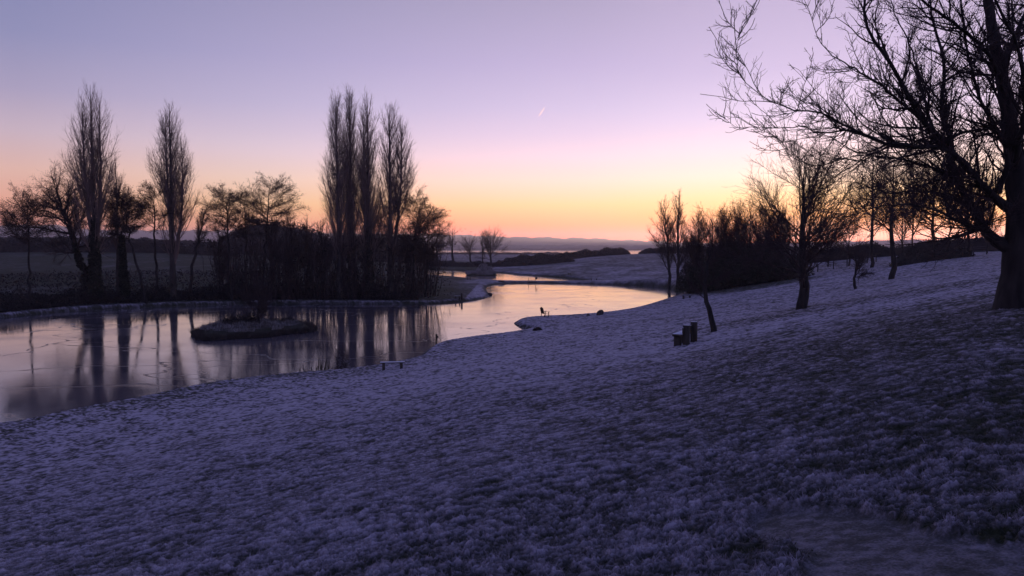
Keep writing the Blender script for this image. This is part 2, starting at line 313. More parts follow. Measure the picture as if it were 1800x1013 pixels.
_T2 = np.array([np.interp(_ug, _u, _T[:, j]) for j in range(_T.shape[1])]).T
_T2 = gsm(gsm(_T2, 3.0, 1), 3.0, 0)
def prof(x, y):
    x = np.asarray(x, float); y = np.asarray(y, float)
    r = np.hypot(x, y)
    phi = np.arctan2(x, y); ph = np.clip(phi, math.atan(_ug[0]), math.atan(_ug[-1]))
    u = np.tan(ph); d = np.maximum(r * np.cos(ph), 2.6)
    fi = np.clip((u - _ug[0]) / (_ug[1] - _ug[0]), 0, len(_ug) - 1.001); fj = np.clip((np.log(d) - _ld[0]) / (_ld[1] - _ld[0]), 0, len(_ld) - 1.001)
    i = fi.astype(int); j = fj.astype(int); a = fi - i; b_ = fj - j
    return (_T2[i, j] * (1 - a) * (1 - b_) + _T2[i + 1, j] * a * (1 - b_) + _T2[i, j + 1] * (1 - a) * b_ + _T2[i + 1, j + 1] * a * b_)
def height(x, y, wd=None):
    x = np.atleast_1d(np.asarray(x, float)); y = np.atleast_1d(np.asarray(y, float))
    if wd is None: wd = wdist(x, y)
    z = prof(x, y)
    z = np.where(wd < 900, np.maximum(z, 0.34), z)
    bw = np.maximum(0.8, 0.008 * np.hypot(x, y))
    s = np.clip(wd / bw, 0, 1) ** 0.8
    return np.where(wd >= 0, z * s, np.maximum(-1.2, wd * 0.4))
def hz(x, y): return float(height(x, y)[0])
def ground_at(px, py):      # first hit of the view ray through a photo pixel with the terrain
    u, v = ray(px, py); d = np.geomspace(3, 900, 6000)
    z = np.maximum(height(u * d, d), 0.0); k = np.argmax(CAMZ + v * d <= z + 1e-4)
    return (u * d[k], d[k], z[k])
def put(px, d):
    u, v = ray(px, 440); return (u * d, d, hz(u * d, d))

az_f = np.radians(np.concatenate([np.arange(-180, -60, 4), np.arange(-60, -37, 1.0), np.arange(-37, 37, 0.085), np.arange(37, 60, 1.0), np.arange(60, 180.1, 4)]))
rr = np.concatenate([[0.4, 1.0], np.geomspace(1.6, 500, 1050), np.geomspace(505, 3000, 60)])
A_, R_ = np.meshgrid(az_f, rr); gx = (R_ * np.sin(A_)).ravel(); gy = (R_ * np.cos(A_)).ravel()
WD = wdist(gx, gy)
gz = height(gx, gy, WD)
# tussocky turf: real relief, hollows stay bare, tips carry the frost
def turf(x, y):
    R = np.hypot(x, y)
    wx = x + 0.25 * vnoise(x * 1.7, y * 1.7, 11) + 0.07 * vnoise(x * 7, y * 7, 13); wy = y + 0.25 * vnoise(x * 1.7, y * 1.7, 12) + 0.07 * vnoise(x * 7, y * 7, 14)
    a = vnoise(wx * 1.3, wy * 1.7, 1)
    b_ = vnoise(wx * 3.6, wy * 5.2, 2); b_ = 1 - np.abs(2 * b_ - 1) ** 1.0
    c = vnoise(wx * 9.5, wy * 14, 3); e_ = vnoise(wx * 24, wy * 33, 4); f_ = vnoise(wx * 50, wy * 60, 6)
    fb = 1 - sstep(R, 80, 240); fc = 1 - sstep(R, 34, 95); fe = 1 - sstep(R, 14, 36); ff_ = 1 - sstep(R, 5, 14)
    h = 0.5 + 0.14 * (a - .5) + 0.30 * (b_ - .5) * fb + 0.42 * (c - .5) * fc + 0.36 * (e_ - .5) * fe + .34 * (f_ - .5) * ff_
    return h, c, b_
def path_mask(x, y):        # worn track, bottom right of the view
    p = [onz_g for onz_g in PATHPTS]
    d = np.full(x.shape, 1e9)
    for (ax, ay), (bx, by), w0, w1 in zip(p[:-1], p[1:], PATHW[:-1], PATHW[1:]):
        ex, ey = bx - ax, by - ay; t_ = np.clip(((x - ax) * ex + (y - ay) * ey) / (ex * ex + ey * ey), 0, 1)
        d = np.minimum(d, np.hypot(x - ax - t_ * ex, y - ay - t_ * ey) - (w0 + (w1 - w0) * t_))
    return 1 - sstep(d + 0.30 * (vnoise(x * 2.2, y * 2.2, 21) - 0.5) + 0.12 * (vnoise(x * 9, y * 9, 22) - 0.5), 0.0, 0.10)
PATHPTS = [ground_at(*p)[:2] for p in [(1345, 896), (1430, 915), (1550, 960), (1660, 1020), (1800, 1120)]] + [(3.6, 0.6), (4.2, -3)]
PATHW = [0.10, 0.34, 0.46, 0.55, 0.6, 0.6, 0.6]
def segd(x, y, ax, ay, bx, by):
    ex, ey = bx - ax, by - ay; t_ = np.clip(((x - ax) * ex + (y - ay) * ey) / (ex * ex + ey * ey), 0, 1)
    return np.hypot(x - ax - t_ * ex, y - ay - t_ * ey)
def frost_shade_base(x, y, wd):
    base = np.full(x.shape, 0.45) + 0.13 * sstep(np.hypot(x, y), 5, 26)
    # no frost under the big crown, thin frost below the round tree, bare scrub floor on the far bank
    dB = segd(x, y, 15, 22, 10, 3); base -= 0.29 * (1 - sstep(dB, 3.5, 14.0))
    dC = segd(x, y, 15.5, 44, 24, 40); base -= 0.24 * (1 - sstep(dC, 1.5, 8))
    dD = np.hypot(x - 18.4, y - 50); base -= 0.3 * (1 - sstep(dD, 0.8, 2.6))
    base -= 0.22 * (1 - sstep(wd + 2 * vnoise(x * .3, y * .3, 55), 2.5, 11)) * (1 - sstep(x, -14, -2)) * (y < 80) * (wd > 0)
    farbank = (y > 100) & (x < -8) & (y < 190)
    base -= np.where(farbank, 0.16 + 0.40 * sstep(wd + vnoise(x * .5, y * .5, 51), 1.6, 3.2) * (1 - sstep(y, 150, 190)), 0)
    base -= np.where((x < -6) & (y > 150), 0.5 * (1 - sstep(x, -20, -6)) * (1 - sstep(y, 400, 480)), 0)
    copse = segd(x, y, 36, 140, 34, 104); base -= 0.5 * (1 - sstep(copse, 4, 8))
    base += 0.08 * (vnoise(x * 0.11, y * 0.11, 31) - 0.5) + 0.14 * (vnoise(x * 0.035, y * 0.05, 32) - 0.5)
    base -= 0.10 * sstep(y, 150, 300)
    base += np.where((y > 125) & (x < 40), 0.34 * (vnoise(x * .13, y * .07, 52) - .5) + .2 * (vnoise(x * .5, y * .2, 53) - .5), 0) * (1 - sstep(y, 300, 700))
    # bank shadow at the water's edge, painted in by lowering the frost value
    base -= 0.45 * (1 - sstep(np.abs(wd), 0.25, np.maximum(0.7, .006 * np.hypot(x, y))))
    return base
th, tcn, tbl = turf(gx, gy)
pm = path_mask(gx, gy)
amp = 0.095 * (0.75 + 0.5 * vnoise(gx * 0.15, gy * 0.15, 7)) * np.clip(WD / np.maximum(1.5, .02 * R_.ravel()), 0, 1) * (1 - 0.85 * pm)
nearf = sstep(R_.ravel(), 1.0, 3.0)
gz2 = gz + amp * (th - 0.5) * nearf - 0.05 * pm * nearf
FR = frost_shade_base(gx, gy, WD) + (th - 0.5) * (1.55 + 1.5 * sstep(R_.ravel(), 9, 45)) * (1 - 0.75 * pm) - 0.03 * pm + pm * 0.25 * (vnoise(gx * 26, gy * 26, 44) - .5)
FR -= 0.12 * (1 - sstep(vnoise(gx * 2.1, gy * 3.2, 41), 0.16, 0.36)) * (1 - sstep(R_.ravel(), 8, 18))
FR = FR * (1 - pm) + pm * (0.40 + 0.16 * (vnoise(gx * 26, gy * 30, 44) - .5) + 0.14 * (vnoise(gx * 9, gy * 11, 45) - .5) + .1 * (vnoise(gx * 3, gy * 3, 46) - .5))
nr, na = A_.shape
I = np.arange(nr * na).reshape(nr, na)
Fq = np.stack([I[:-1, :-1], I[1:, :-1], I[1:, 1:], I[:-1, 1:]], -1).reshape(-1, 4)[:, ::-1]
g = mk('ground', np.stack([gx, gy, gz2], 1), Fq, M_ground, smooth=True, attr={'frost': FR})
tag(g, kind='structure')

def sheet(name, x0, y0, x1, y1, z, m, kind='structure', n=1):
    o = mk(name, [(x0, y0, z), (x1, y0, z), (x1, y1, z), (x0, y1, z)], [(0, 1, 2, 3)], m); return tag(o, kind=kind)
sheet('pond_water', -230, 16, 90, 203.0, 0.0, M_water)
sheet('far_pond_water', -120, 203.02, 70, 420, 0.0, M_water)
sheet('estuary', -3500, 1340, 4000, 7000, -4.0, M_sea)

# causeway between the two ponds
def strip(name, pts, w, h, m, kind='structure'):
    V = []; F = []
    n = len(pts)
    for i, (x, y) in enumerate(pts):
        a = np.array(pts[max(i - 1, 0)]); b_ = np.array(pts[min(i + 1, n - 1)]); d = b_ - a; d = d / np.linalg.norm(d); q = np.array((-d[1], d[0]))
        hh = h * (0.75 + 0.5 * vnoise(np.array([x * 0.6]), np.array([y * 0.6]), 5)[0])
        for s_, z in ((-0.5, -0.5), (-0.42, hh * 0.6), (-0.2, hh), (0.2, hh), (0.42, hh * 0.6), (0.5, -0.5)):
            V.append((x + q[0] * w * s_, y + q[1] * w * s_, z))
    for i in range(n - 1):
        for j in range(5): a = i * 6 + j; F.append((a, a + 1, a + 7, a + 6))
    o = mk(name, V, F, m, smooth=True); tag(o, kind=kind); return o
M_earth = mat('dark_earth', (0.05, 0.035, 0.03), (0.10, 0.08, 0.075), 1.2, 0.95, frost=0.0)
cp = [onz(*p) for p in [(855, 497.3), (880, 497.5), (915, 497.6), (960, 498.1), (1010, 498.6), (1050, 499), (1090, 499.4)]]
cp = [((1 - k) * a[0] + k * b_[0], (1 - k) * a[1] + k * b_[1]) for a, b_ in zip(cp[:-1], cp[1:]) for k in np.linspace(0, 1, 9)[:-1]]
strip('causeway', cp, 3.4, 0.42, M_earth)

# far hills
def ridge(name, d, f, zb, depth, m, a0=-62, a1=75, seed=0):
    az = np.radians(np.linspace(a0, a1, 500)); V = []; K = 9
    for i, a in enumerate(az):
        top = f(math.degrees(a)) + zb * 0
        for k in range(K):
            s_ = k / (K - 1); dd = d + depth * s_
            z = -10 + (top + 10) * sin(s_ * pi / 2) ** 0.8
            z += (vnoise(np.array([a * 60]), np.array([s_ * 4]), seed)[0] - 0.5) * 8 * s_
            V.append((dd * sin(a), dd * cos(a), z))
    I = np.arange(500 * K).reshape(500, K); F = np.stack([I[:-1, :-1], I[1:, :-1], I[1:, 1:], I[:-1, 1:]], -1).reshape(-1, 4)
    return tag(mk(name, V, F, m, smooth=True), kind='structure')
def px2az(p): return math.degrees(math.atan((p - 900) / FPX))
hp = [(-300, 398), (0, 402), (90, 401), (150, 408), (400, 408), (600, 411), (760, 412), (800, 413), (860, 415.5), (960, 418), (1050, 420), (1065, 422), (1150, 424.5), (1300, 428), (1500, 425), (1700, 422), (2300, 420)]
ax_ = [px2az(p) for p, _ in hp]
D1 = 6200
f1 = lambda a: 9 + D1 * 1.0 * np.interp(a, ax_, [(436 - y) / FPX for _, y in hp]) * 1 + 4 * sin(a * 3.1) + 3 * sin(a * 7.7)
ridge('far_hills', D1 - 900, f1, 0, 900, M_hill, seed=3)
f2 = lambda a: 9 + 4300 * (436 - 431.5) / FPX + 2.5 * sin(a * 5) + 2 * sin(a * 13)
ridge('hills', 4100, f2, 0, 300, M_hill, seed=4)
D3 = 4050
# ------------------------------------------------------------------ tree machinery
def tubes(P, R, k, base=0):
    P = np.asarray(P, float); R = np.asarray(R, float); m, n, _ = P.shape
    T = np.empty_like(P); T[:, 1:-1] = P[:, 2:] - P[:, :-2]; T[:, 0] = P[:, 1] - P[:, 0]; T[:, -1] = P[:, -1] - P[:, -2]
    T /= np.linalg.norm(T, axis=2, keepdims=True) + 1e-9
    ref = np.where(np.abs(T[:, :1, 2:3]) < 0.75, np.array([0, 0, 1.0]), np.array([1.0, 0, 0]))
    ref = np.broadcast_to(ref, T.shape)
    U = np.cross(T, ref); U /= np.linalg.norm(U, axis=2, keepdims=True) + 1e-9
    Vv = np.cross(T, U)
    an = np.linspace(0, 2 * pi, k, endpoint=False)
    ring = P[:, :, None, :] + R[:, :, None, None] * (np.cos(an)[None, None, :, None] * U[:, :, None, :] + np.sin(an)[None, None, :, None] * Vv[:, :, None, :])
    V = ring.reshape(-1, 3)
    i0 = np.arange(m)[:, None, None] * (n * k) + np.arange(n - 1)[None, :, None] * k + np.arange(k)[None, None, :]
    i1 = np.arange(m)[:, None, None] * (n * k) + np.arange(n - 1)[None, :, None] * k + ((np.arange(k) + 1) % k)[None, None, :]
    F = np.stack([i0, i1, i1 + k, i0 + k], -1).reshape(-1, 4) + base
    return V, F
class Geo:
    def __init__(s): s.V = []; s.F = []; s.n = 0
    def tube(s, P, R, k):
        if len(P) == 0: return
        V, F = tubes(P, R, k, s.n); s.V.append(V); s.F.append(F); s.n += len(V)
    def leaves(s, cen, size, rng, squash=1.0):
        n = len(cen); a = rng.normal(size=(n, 3)); a /= np.linalg.norm(a, axis=1, keepdims=True)
        b_ = np.cross(a, rng.normal(size=(n, 3))); b_ /= np.linalg.norm(b_, axis=1, keepdims=True) + 1e-9
        sz = size * rng.uniform(0.5, 1.3, (n, 1)); a = a * sz; b_ = b_ * sz * 0.55
        V = np.stack([cen - a, cen + b_, cen + a, cen - b_], 1).reshape(-1, 3)
        F = np.arange(n * 4).reshape(n, 4) + s.n
        s.V.append(V); s.F.append(F); s.n += len(V)
    def build(s, name, m, parent=None, smooth=False):
        return mk(name, np.concatenate(s.V), np.concatenate(s.F), m, parent, smooth)
def spawn(par, m, rng, t0=0.1, t1=1.0, ln=0.4, ang=(30, 60), up=0.1, wig=0.15, nseg=5, rr=0.5, rmin=0.004, rk=0.02, flat=1.0, lenmode=None, tpow=1.0, pull=None, even=False):
    P, R, L = par; n0 = P.shape[1]; k = len(L)
    if even: pi_ = np.arange(m) % k
    else: pi_ = rng.choice(k, m, p=L / L.sum())
    t = t0 + (t1 - t0) * ((np.arange(m) + rng.uniform(0, 1, m)) / m if (even and k == 1) else rng.uniform(0, 1, m)) ** tpow
    f = t * (n0 - 1); i = np.minimum(f.astype(int), n0 - 2); a = (f - i)[:, None]
    p0 = P[pi_, i] * (1 - a) + P[pi_, i + 1] * a; T = P[pi_, i + 1] - P[pi_, i]; T /= np.linalg.norm(T, axis=1, keepdims=True) + 1e-9
    r0 = (R[pi_, i] * (1 - a[:, 0]) + R[pi_, i + 1] * a[:, 0])
    q = rng.normal(size=(m, 3)); q[:, 2] *= flat; q -= (q * T).sum(1, keepdims=True) * T; q /= np.linalg.norm(q, axis=1, keepdims=True) + 1e-9
    th_ = np.radians(rng.uniform(ang[0], ang[1], m))[:, None]
    D = np.cos(th_) * T + np.sin(th_) * q; D[:, 2] *= (0.5 + 0.5 * flat) if flat < 1 else 1; D /= np.linalg.norm(D, axis=1, keepdims=True)
    if callable(ln): l = ln(t, L[pi_], rng)
    else: l = ln * L[pi_] * (1 - 0.55 * t) * rng.uniform(0.6, 1.25, m)
    seg = (l / nseg)[:, None]
    pts = [p0]; upv = np.array([0, 0, 1.0])
    for s_ in range(nseg):
        D = D + upv * up + rng.normal(size=(m, 3)) * wig
        if pull is not None: D = D + np.array(pull)
        D /= np.linalg.norm(D, axis=1, keepdims=True); pts.append(pts[-1] + D * seg)
    PP = np.stack(pts, 1)
    rb = np.minimum(r0 * rr, l * rk + rmin); rb = np.maximum(rb, rmin)
    RR = rb[:, None] * (1 - np.linspace(0, 1, nseg + 1)[None, :] * 0.75); RR = np.maximum(RR, rmin * 0.6)
    return PP, RR, l
def polyline(pts, rads, n=14, wob=0.0, rng=None):
    pts = np.array(pts, float); k = len(pts)
    s_ = np.concatenate([[0], np.cumsum(np.linalg.norm(np.diff(pts, axis=0), axis=1))]); L = s_[-1]
    # Catmull-Rom through the points, then even resampling
    ext = np.vstack([2 * pts[0] - pts[1], pts, 2 * pts[-1] - pts[-2]]); out = []
    for i in range(k - 1):
        p0, p1, p2, p3 = ext[i:i + 4]
        for tt_ in np.linspace(0, 1, 12, endpoint=False):
            out.append(0.5 * (2 * p1 + (p2 - p0) * tt_ + (2 * p0 - 5 * p1 + 4 * p2 - p3) * tt_ ** 2 + (3 * p1 - p0 - 3 * p2 + p3) * tt_ ** 3))
    out.append(pts[-1]); out = np.array(out)
    so_ = np.concatenate([[0], np.cumsum(np.linalg.norm(np.diff(out, axis=0), axis=1))]); so_ /= so_[-1]
    tt_ = np.linspace(0, 1, n)
    Q = np.stack([np.interp(tt_, so_, out[:, j]) for j in range(3)], 1)
    if wob and rng is not None:
        w = rng.normal(size=Q.shape) * wob; w[0] = 0; Q = Q + w
    R = np.interp(tt_, np.linspace(0, 1, len(rads)), rads)
    return Q[None], R[None], np.array([L])
def join(*lv):
    n = max(a[0].shape[1] for a in lv); Ps = []; Rs = []; Ls = []
    for P, R, L in lv:
        if P.shape[1] != n:
            x0 = np.linspace(0, 1, P.shape[1]); x1 = np.linspace(0, 1, n)
            P = np.stack([np.stack([np.interp(x1, x0, p[:, j]) for j in range(3)], 1) for p in P]); R = np.stack([np.interp(x1, x0, r) for r in R])
        Ps.append(P); Rs.append(R); Ls.append(L)
    return np.concatenate(Ps), np.concatenate(Rs), np.concatenate(Ls)
def finish_tree(kind, loc, trunk, tk, crown, label, cat='tree', group=None, mt=M_bark, mc=M_twig, extra=()):
    root = empty(kind, loc); tag(root, label, cat, group)
    gt = Geo(); gt.tube(trunk[0], trunk[1], tk); gt.build('trunk', mt, root, smooth=True)
    gc = Geo()
    for lv, k in crown: gc.tube(lv[0], lv[1], k)
    gc.build('crown', mc, root)
    for nm, geo, m in extra: geo.build(nm, m, root)
    return root
def ivy_geo(trunk, t1, rad, n, rng, size=0.22):
    P = trunk[0][0]; g_ = Geo(); t_ = rng.uniform(0, t1, n) * (len(P) - 1); i = np.minimum(t_.astype(int), len(P) - 2); a = (t_ - i)[:, None]
    c = P[i] * (1 - a) + P[i + 1] * a; th_ = rng.uniform(0, 2 * pi, n); frac = t_ / (t1 * (len(P) - 1))
    bulge = 0.7 + 0.6 * vnoise(frac * 9, np.zeros(n) + rng.uniform(0, 9), 3)
    r = rad * bulge * (1 - 0.6 * frac ** 2) * np.sqrt(rng.uniform(0.15, 1, n))
    c = c + np.stack([np.cos(th_) * r, np.sin(th_) * r, rng.normal(size=n) * 0.15], 1)
    g_.leaves(c, size, rng); return g_

def poplar(px, d, ytop, label, seed, wid=1.0, stems=None, ivy=None, group='tall poplars on the far bank', t0=0.17, lean=0.0, dens=1.0):
    rng = np.random.default_rng(seed); loc = put(px, d); H = CAMZ + (436 - ytop) / FPX * d - loc[2]
    x1 = lean * H
    tr = polyline([(0, 0, -0.4), (x1 * .1, 0, H * 0.25), (x1 * .45, 0.1, H * 0.55), (x1, 0, H * 0.985)], [H * 0.019, H * 0.011, H * 0.0065, 0.02], 26, 0.035, rng)
    tr[1][0][0] *= 1.3
    mains = tr
    if stems:
        sp = [polyline([(0, 0, H * b0), (dx * 0.5, dy * .5, H * (b0 + 0.12)), (dx, dy, H * (b0 + .35)), (dx * 1.1, dy, H * tp)], [H * 0.010, H * 0.007, H * .004, 0.02], 26, 0.04, rng) for (dx, dy, b0, tp) in stems]
        mains = join(tr, *sp)
    def l1(t, L, r):   # spindle outline
        env = np.interp(t, [0, 0.15, 0.35, 0.6, 0.85, 1], [0.18, 0.26, 0.27, 0.21, 0.13, 0.05])
        return H * env * r.uniform(0.82, 1.06, len(t)) * (L / L.max()) ** 0.5
    a1 = spawn(mains, int(120 * dens * len(mains[2]) ** 0.7), rng, t0, 0.97, l1, (23 * wid, 41 * wid), 0.13, 0.045, 9, 0.4, 0.011, 0.0065, even=True)
    a2 = spawn(a1, int(1900 * dens), rng, 0.08, 1.0, lambda t, L, r: (L * 0.40 * (1 - 0.5 * t) * r.uniform(.5, 1.2, len(t))), (20, 45), 0.10, 0.07, 5, 0.6, 0.009, 0.006)
    a3 = spawn(join(a1, a2), int(8500 * dens), rng, 0.1, 1.0, lambda t, L, r: np.minimum(L * 0.5, 1.3) * r.uniform(.5, 1.2, len(t)), (15, 45), 0.09, 0.08, 3, 0.7, 0.0075, 0.008)
    cr = [(a1, 4), (a2, 3), (a3, 3)]
    if stems: cr.append((tuple(q[1:] for q in mains), 6))
    ex = []
    if ivy: ex.append(('ivy', ivy_geo(tr, ivy[0] / H, ivy[1], ivy[2], rng), M_leafdark))
    return finish_tree('poplar_tree', loc, tr, 9, cr, label, 'tree', group, M_bark_pale, M_twig_pale, ex)

def tree_geo(H, seed, style, lean=(0, 0), wid=1.0, cb=None, dens=1.0, curve=None, trk=1.0):
    rng = np.random.default_rng(seed); lx, ly = lean
    ex = []
    if style == 'alder':
        cb = cb or 0.5
        pts = [(0, 0, -0.3), (lx * .35, ly * .35, H * .3), (lx * .6, ly * .6, H * .55), (lx * .9, ly * .9, H * .8), (lx, ly, H * .97)]
        if curve: pts = curve
        tr = polyline(pts, [H * .014, H * .011, H * .009, H * .005, .02], 16, H * .006, rng)
        a1 = spawn(tr, int(38 * dens), rng, cb, 1.0, lambda t, L, r: H * wid * np.interp(t, [cb, cb + .15, .8, 1], [.20, .27, .24, .15]) * r.uniform(.75, 1.15, len(t)), (50, 82), 0.04, 0.13, 7, .5, .02, .013, even=True)
        a2 = spawn(a1, int(560 * dens), rng, .15, 1, .45, (25, 65), .03, .18, 5, .6, .014, .012, flat=.6)
        a3 = spawn(join(a1, a2), int(6000 * dens), rng, .15, 1, lambda t, L, r: np.minimum(.5 * L, .9) * r.uniform(.4, 1.1, len(t)), (20, 70), .03, .2, 3, .7, .010, .01, flat=.8)
        g_ = Geo(); c = np.concatenate([a3[0][:, -1], a3[0][:, -2][::2], a2[0][:, -1]]); c = c + rng.normal(size=c.shape) * .09
        g_.leaves(c, .06, rng); ex.append(('catkins', g_, M_leafdead))
        cr = [(a1, 5), (a2, 3), (a3, 3)]
    elif style == 'fan':          # round-headed bare tree branching low
        cb = cb or .22
        tr = polyline([(0, 0, -0.3), (0.02 * H, 0, H * .12), (lx * .3, 0, H * .3), (lx * .7, 0, H * .6), (lx, 0, H * .93)], [H * .036, H * .028, H * .017, H * .008, .012], 18, H * .002, rng)
        a1 = spawn(tr, int(36 * dens), rng, cb, .92, lambda t, L, r: H * wid * np.interp(t, [.15, .3, .6, 1], [.72, .72, .56, .30]) * r.uniform(.85, 1.1, len(t)), (30, 68), .03, .06, 10, .40, .010, .0075, even=True)
        a2 = spawn(a1, int(480 * dens), rng, .12, 1, .48, (22, 50), .05, .10, 6, .6, .009, .009)
        a3 = spawn(join(a1, a2), int(3800 * dens), rng, .15, 1, lambda t, L, r: np.minimum(.5 * L, 1.3) * r.uniform(.4, 1.1, len(t)), (20, 50), .05, .12, 4, .7, .006, .008)
        a4 = spawn(a3, int(6000 * dens), rng, .2, 1, .55, (20, 50), .04, .12, 3, .7, .0045, .006)
        cr = [(a1, 6), (a2, 4), (a3, 3), (a4, 3)]
    elif style == 'upright':      # several tall ascending stems
        cb = cb or .15
        tr = polyline([(0, 0, -0.3), (lx * .1, 0, H * .25), (lx * .5, 0, H * .6), (lx, ly, H * .97)], [H * .018, H * .014, H * .009, .012], 18, H * .006, rng)
        a1 = spawn(tr, int(26 * dens), rng, cb, .95, lambda t, L, r: H * wid * np.interp(t, [.1, .3, .7, 1], [.50, .45, .28, .1]) * r.uniform(.8, 1.15, len(t)), (18, 42), .08, .06, 9, .55, .016, .011, even=True)
        a2 = spawn(a1, int(560 * dens), rng, .12, 1, .42, (20, 50), .06, .10, 5, .6, .010, .01)
        a3 = spawn(join(a1, a2), int(5000 * dens), rng, .15, 1, lambda t, L, r: np.minimum(.5 * L, 1.2) * r.uniform(.4, 1.1, len(t)), (20, 50), .05, .12, 3, .7, .009, .008)
        cr = [(a1, 5), (a2, 3), (a3, 3)]
    elif style == 'small':        # small crooked orchard-like tree
        cb = cb or .33
        tr = polyline(curve or [(0, 0, -0.2), (-.03 * H, 0, H * .18), (lx * .5, 0, H * .35), (lx, 0, H * .6), (lx * .8, 0, H * .9)], [H * .036, H * .028, H * .022, H * .012, .01], 14, H * .008, rng)
        a1 = spawn(tr, int(13 * dens), rng, cb, .95, lambda t, L, r: H * wid * np.interp(t, [.3, .5, 1], [.62, .5, .22]) * r.uniform(.8, 1.15, len(t)), (35, 70), .10, .12, 8, .6, .014, .014, even=True)
        a2 = spawn(a1, int(220 * dens), rng, .2, 1, .5, (25, 60), .06, .15, 5, .6, .008, .012)
        a3 = spawn(join(a1, a2), int(2200 * dens), rng, .15, 1, lambda t, L, r: np.minimum(.5 * L, .7) * r.uniform(.4, 1.1, len(t)), (20, 60), .05, .15, 3, .7, .005, .009)
        cr = [(a1, 5), (a2, 4), (a3, 3)]
    elif style == 'weeping':
        cb = cb or .25
        tr = polyline([(0, 0, -0.3), (lx * .2, 0, H * .3), (lx * .6, 0, H * .6), (lx, ly, H * .98)], [H * .022, H * .016, H * .010, .012], 18, H * .005, rng)
        a1 = spawn(tr, int(34 * dens), rng, cb, .97, lambda t, L, r: H * wid * np.interp(t, [.2, .4, .8, 1], [.40, .38, .24, .1]) * r.uniform(.8, 1.15, len(t)), (35, 65), .03, .07, 8, .5, .014, .011, even=True)
        a2 = spawn(a1, int(380 * dens), rng, .2, 1, .45, (20, 60), -.02, .10, 5, .6, .009, .01)
        a3 = spawn(join(a1, a2), int(2600 * dens), rng, .3, 1, lambda t, L, r: r.uniform(.6, 2.0, len(t)), (20, 70), -.45, .06, 5, .6, .006, .004)
        cr = [(a1, 5), (a2, 3), (a3, 3)]
    elif style == 'oak':
        cb = cb or .35
        tr = polyline(curve or [(0, 0, -0.3), (lx * .2, 0, H * .25), (lx * .5, 0, H * .5), (lx, ly, H * .9)], [H * .024, H * .018, H * .014, .03], 16, H * .008, rng)
        a1 = spawn(tr, int(22 * dens), rng, cb, .98, lambda t, L, r: H * wid * np.interp(t, [.3, .6, 1], [.42, .40, .18]) * r.uniform(.8, 1.15, len(t)), (35, 75), .05, .14, 8, .55, .02, .014, even=True)
        a2 = spawn(a1, int(460 * dens), rng, .15, 1, .48, (25, 65), .04, .18, 5, .6, .012, .012)
        a3 = spawn(join(a1, a2), int(5200 * dens), rng, .15, 1, lambda t, L, r: np.minimum(.5 * L, 1.1) * r.uniform(.4, 1.1, len(t)), (20, 70), .03, .18, 3, .7, .009, .009)
        g_ = Geo(); c = a3[0][:, -1][:2200]; g_.leaves(c + rng.normal(size=c.shape) * .12, .08, rng); ex.append(('leaves', g_, M_leafdead))
        cr = [(a1, 5), (a2, 3), (a3, 3)]
    tr = (tr[0], tr[1] * trk, tr[2])
    return tr, cr, ex
def tree(kind, px, d, ytop, style, label, seed, group=None, H=None, loc=None, mt=M_bark, mc=M_twig, ivy=None, **kw):
    loc = loc or put(px, d)
    if H is None: H = CAMZ + (436 - ytop) / FPX * d - loc[2]
    tr, cr, ex = tree_geo(H, seed, style, **kw)
    if ivy: ex.append(('ivy', ivy_geo(tr, ivy[0] / H, ivy[1], ivy[2], np.random.default_rng(seed + 9)), M_leafdark))
    return finish_tree(kind, loc, tr, 10, cr, label, 'tree', group, mt, mc, ex)

def shrub(kind, loc, rx, ry, h, label, seed, m=M_bramble, n=4500, leaf=.16, group=None, cat='shrub', stems=40, top=None):
    rng = np.random.default_rng(seed); root = empty(kind, loc); tag(root, label, cat, group)
    g_ = Geo()
    th_ = rng.uniform(0, 2 * pi, n); rad = rng.uniform(0, 1, n) ** .5; zf = rng.uniform(0, 1, n)
    x = np.cos(th_) * rad; y = np.sin(th_) * rad
    topz = h * (1 - .55 * rad ** 2.2) * (.65 + .55 * vnoise(x * 2.2 + seed, y * 2.2, seed)) 
    c = np.stack([x * rx * (1 - .15 * zf), y * ry * (1 - .15 * zf), topz * zf], 1)
    g_.leaves(c, leaf, rng); g_.build('foliage', m, root)
    tr = []
    s0 = rng.normal(size=(stems, 2)) * .45; b0 = np.stack([s0[:, 0] * rx * .5, s0[:, 1] * ry * .5, np.zeros(stems) - .1], 1)
    e0 = np.stack([s0[:, 0] * rx, s0[:, 1] * ry, h * rng.uniform(.7, 1.1, stems)], 1)
    tt_ = np.linspace(0, 1, 6)[None, :, None]; P = b0[:, None] * (1 - tt_) + e0[:, None] * tt_ + rng.normal(size=(stems, 6, 3)) * .08 * min(h, 2)
    P[:, 0] = b0
    R = np.linspace(1, .25, 6)[None] * (0.006 * h + .008) * np.ones((stems, 1))
    gs = Geo(); gs.tube(P, R, 4)
    tw = spawn((P, R, np.full(stems, h)), stems * 9, rng, .3, 1, lambda t, L, r: h * .25 * r.uniform(.4, 1.1, len(t)), (20, 60), .05, .15, 3, .6, .006, .006)
    gs.tube(tw[0], tw[1], 3); gs.build('stems', M_twig, root)
    return root
def copy_tree(src, loc, rz, sc, label):
    r = src.copy(); C.objects.link(r); r.location = loc; r.rotation_euler = (0, 0, rz); r.scale = sc; r['label'] = label
    for ch in list(src.children):
        c = ch.copy(); C.objects.link(c); c.parent = r
    return r

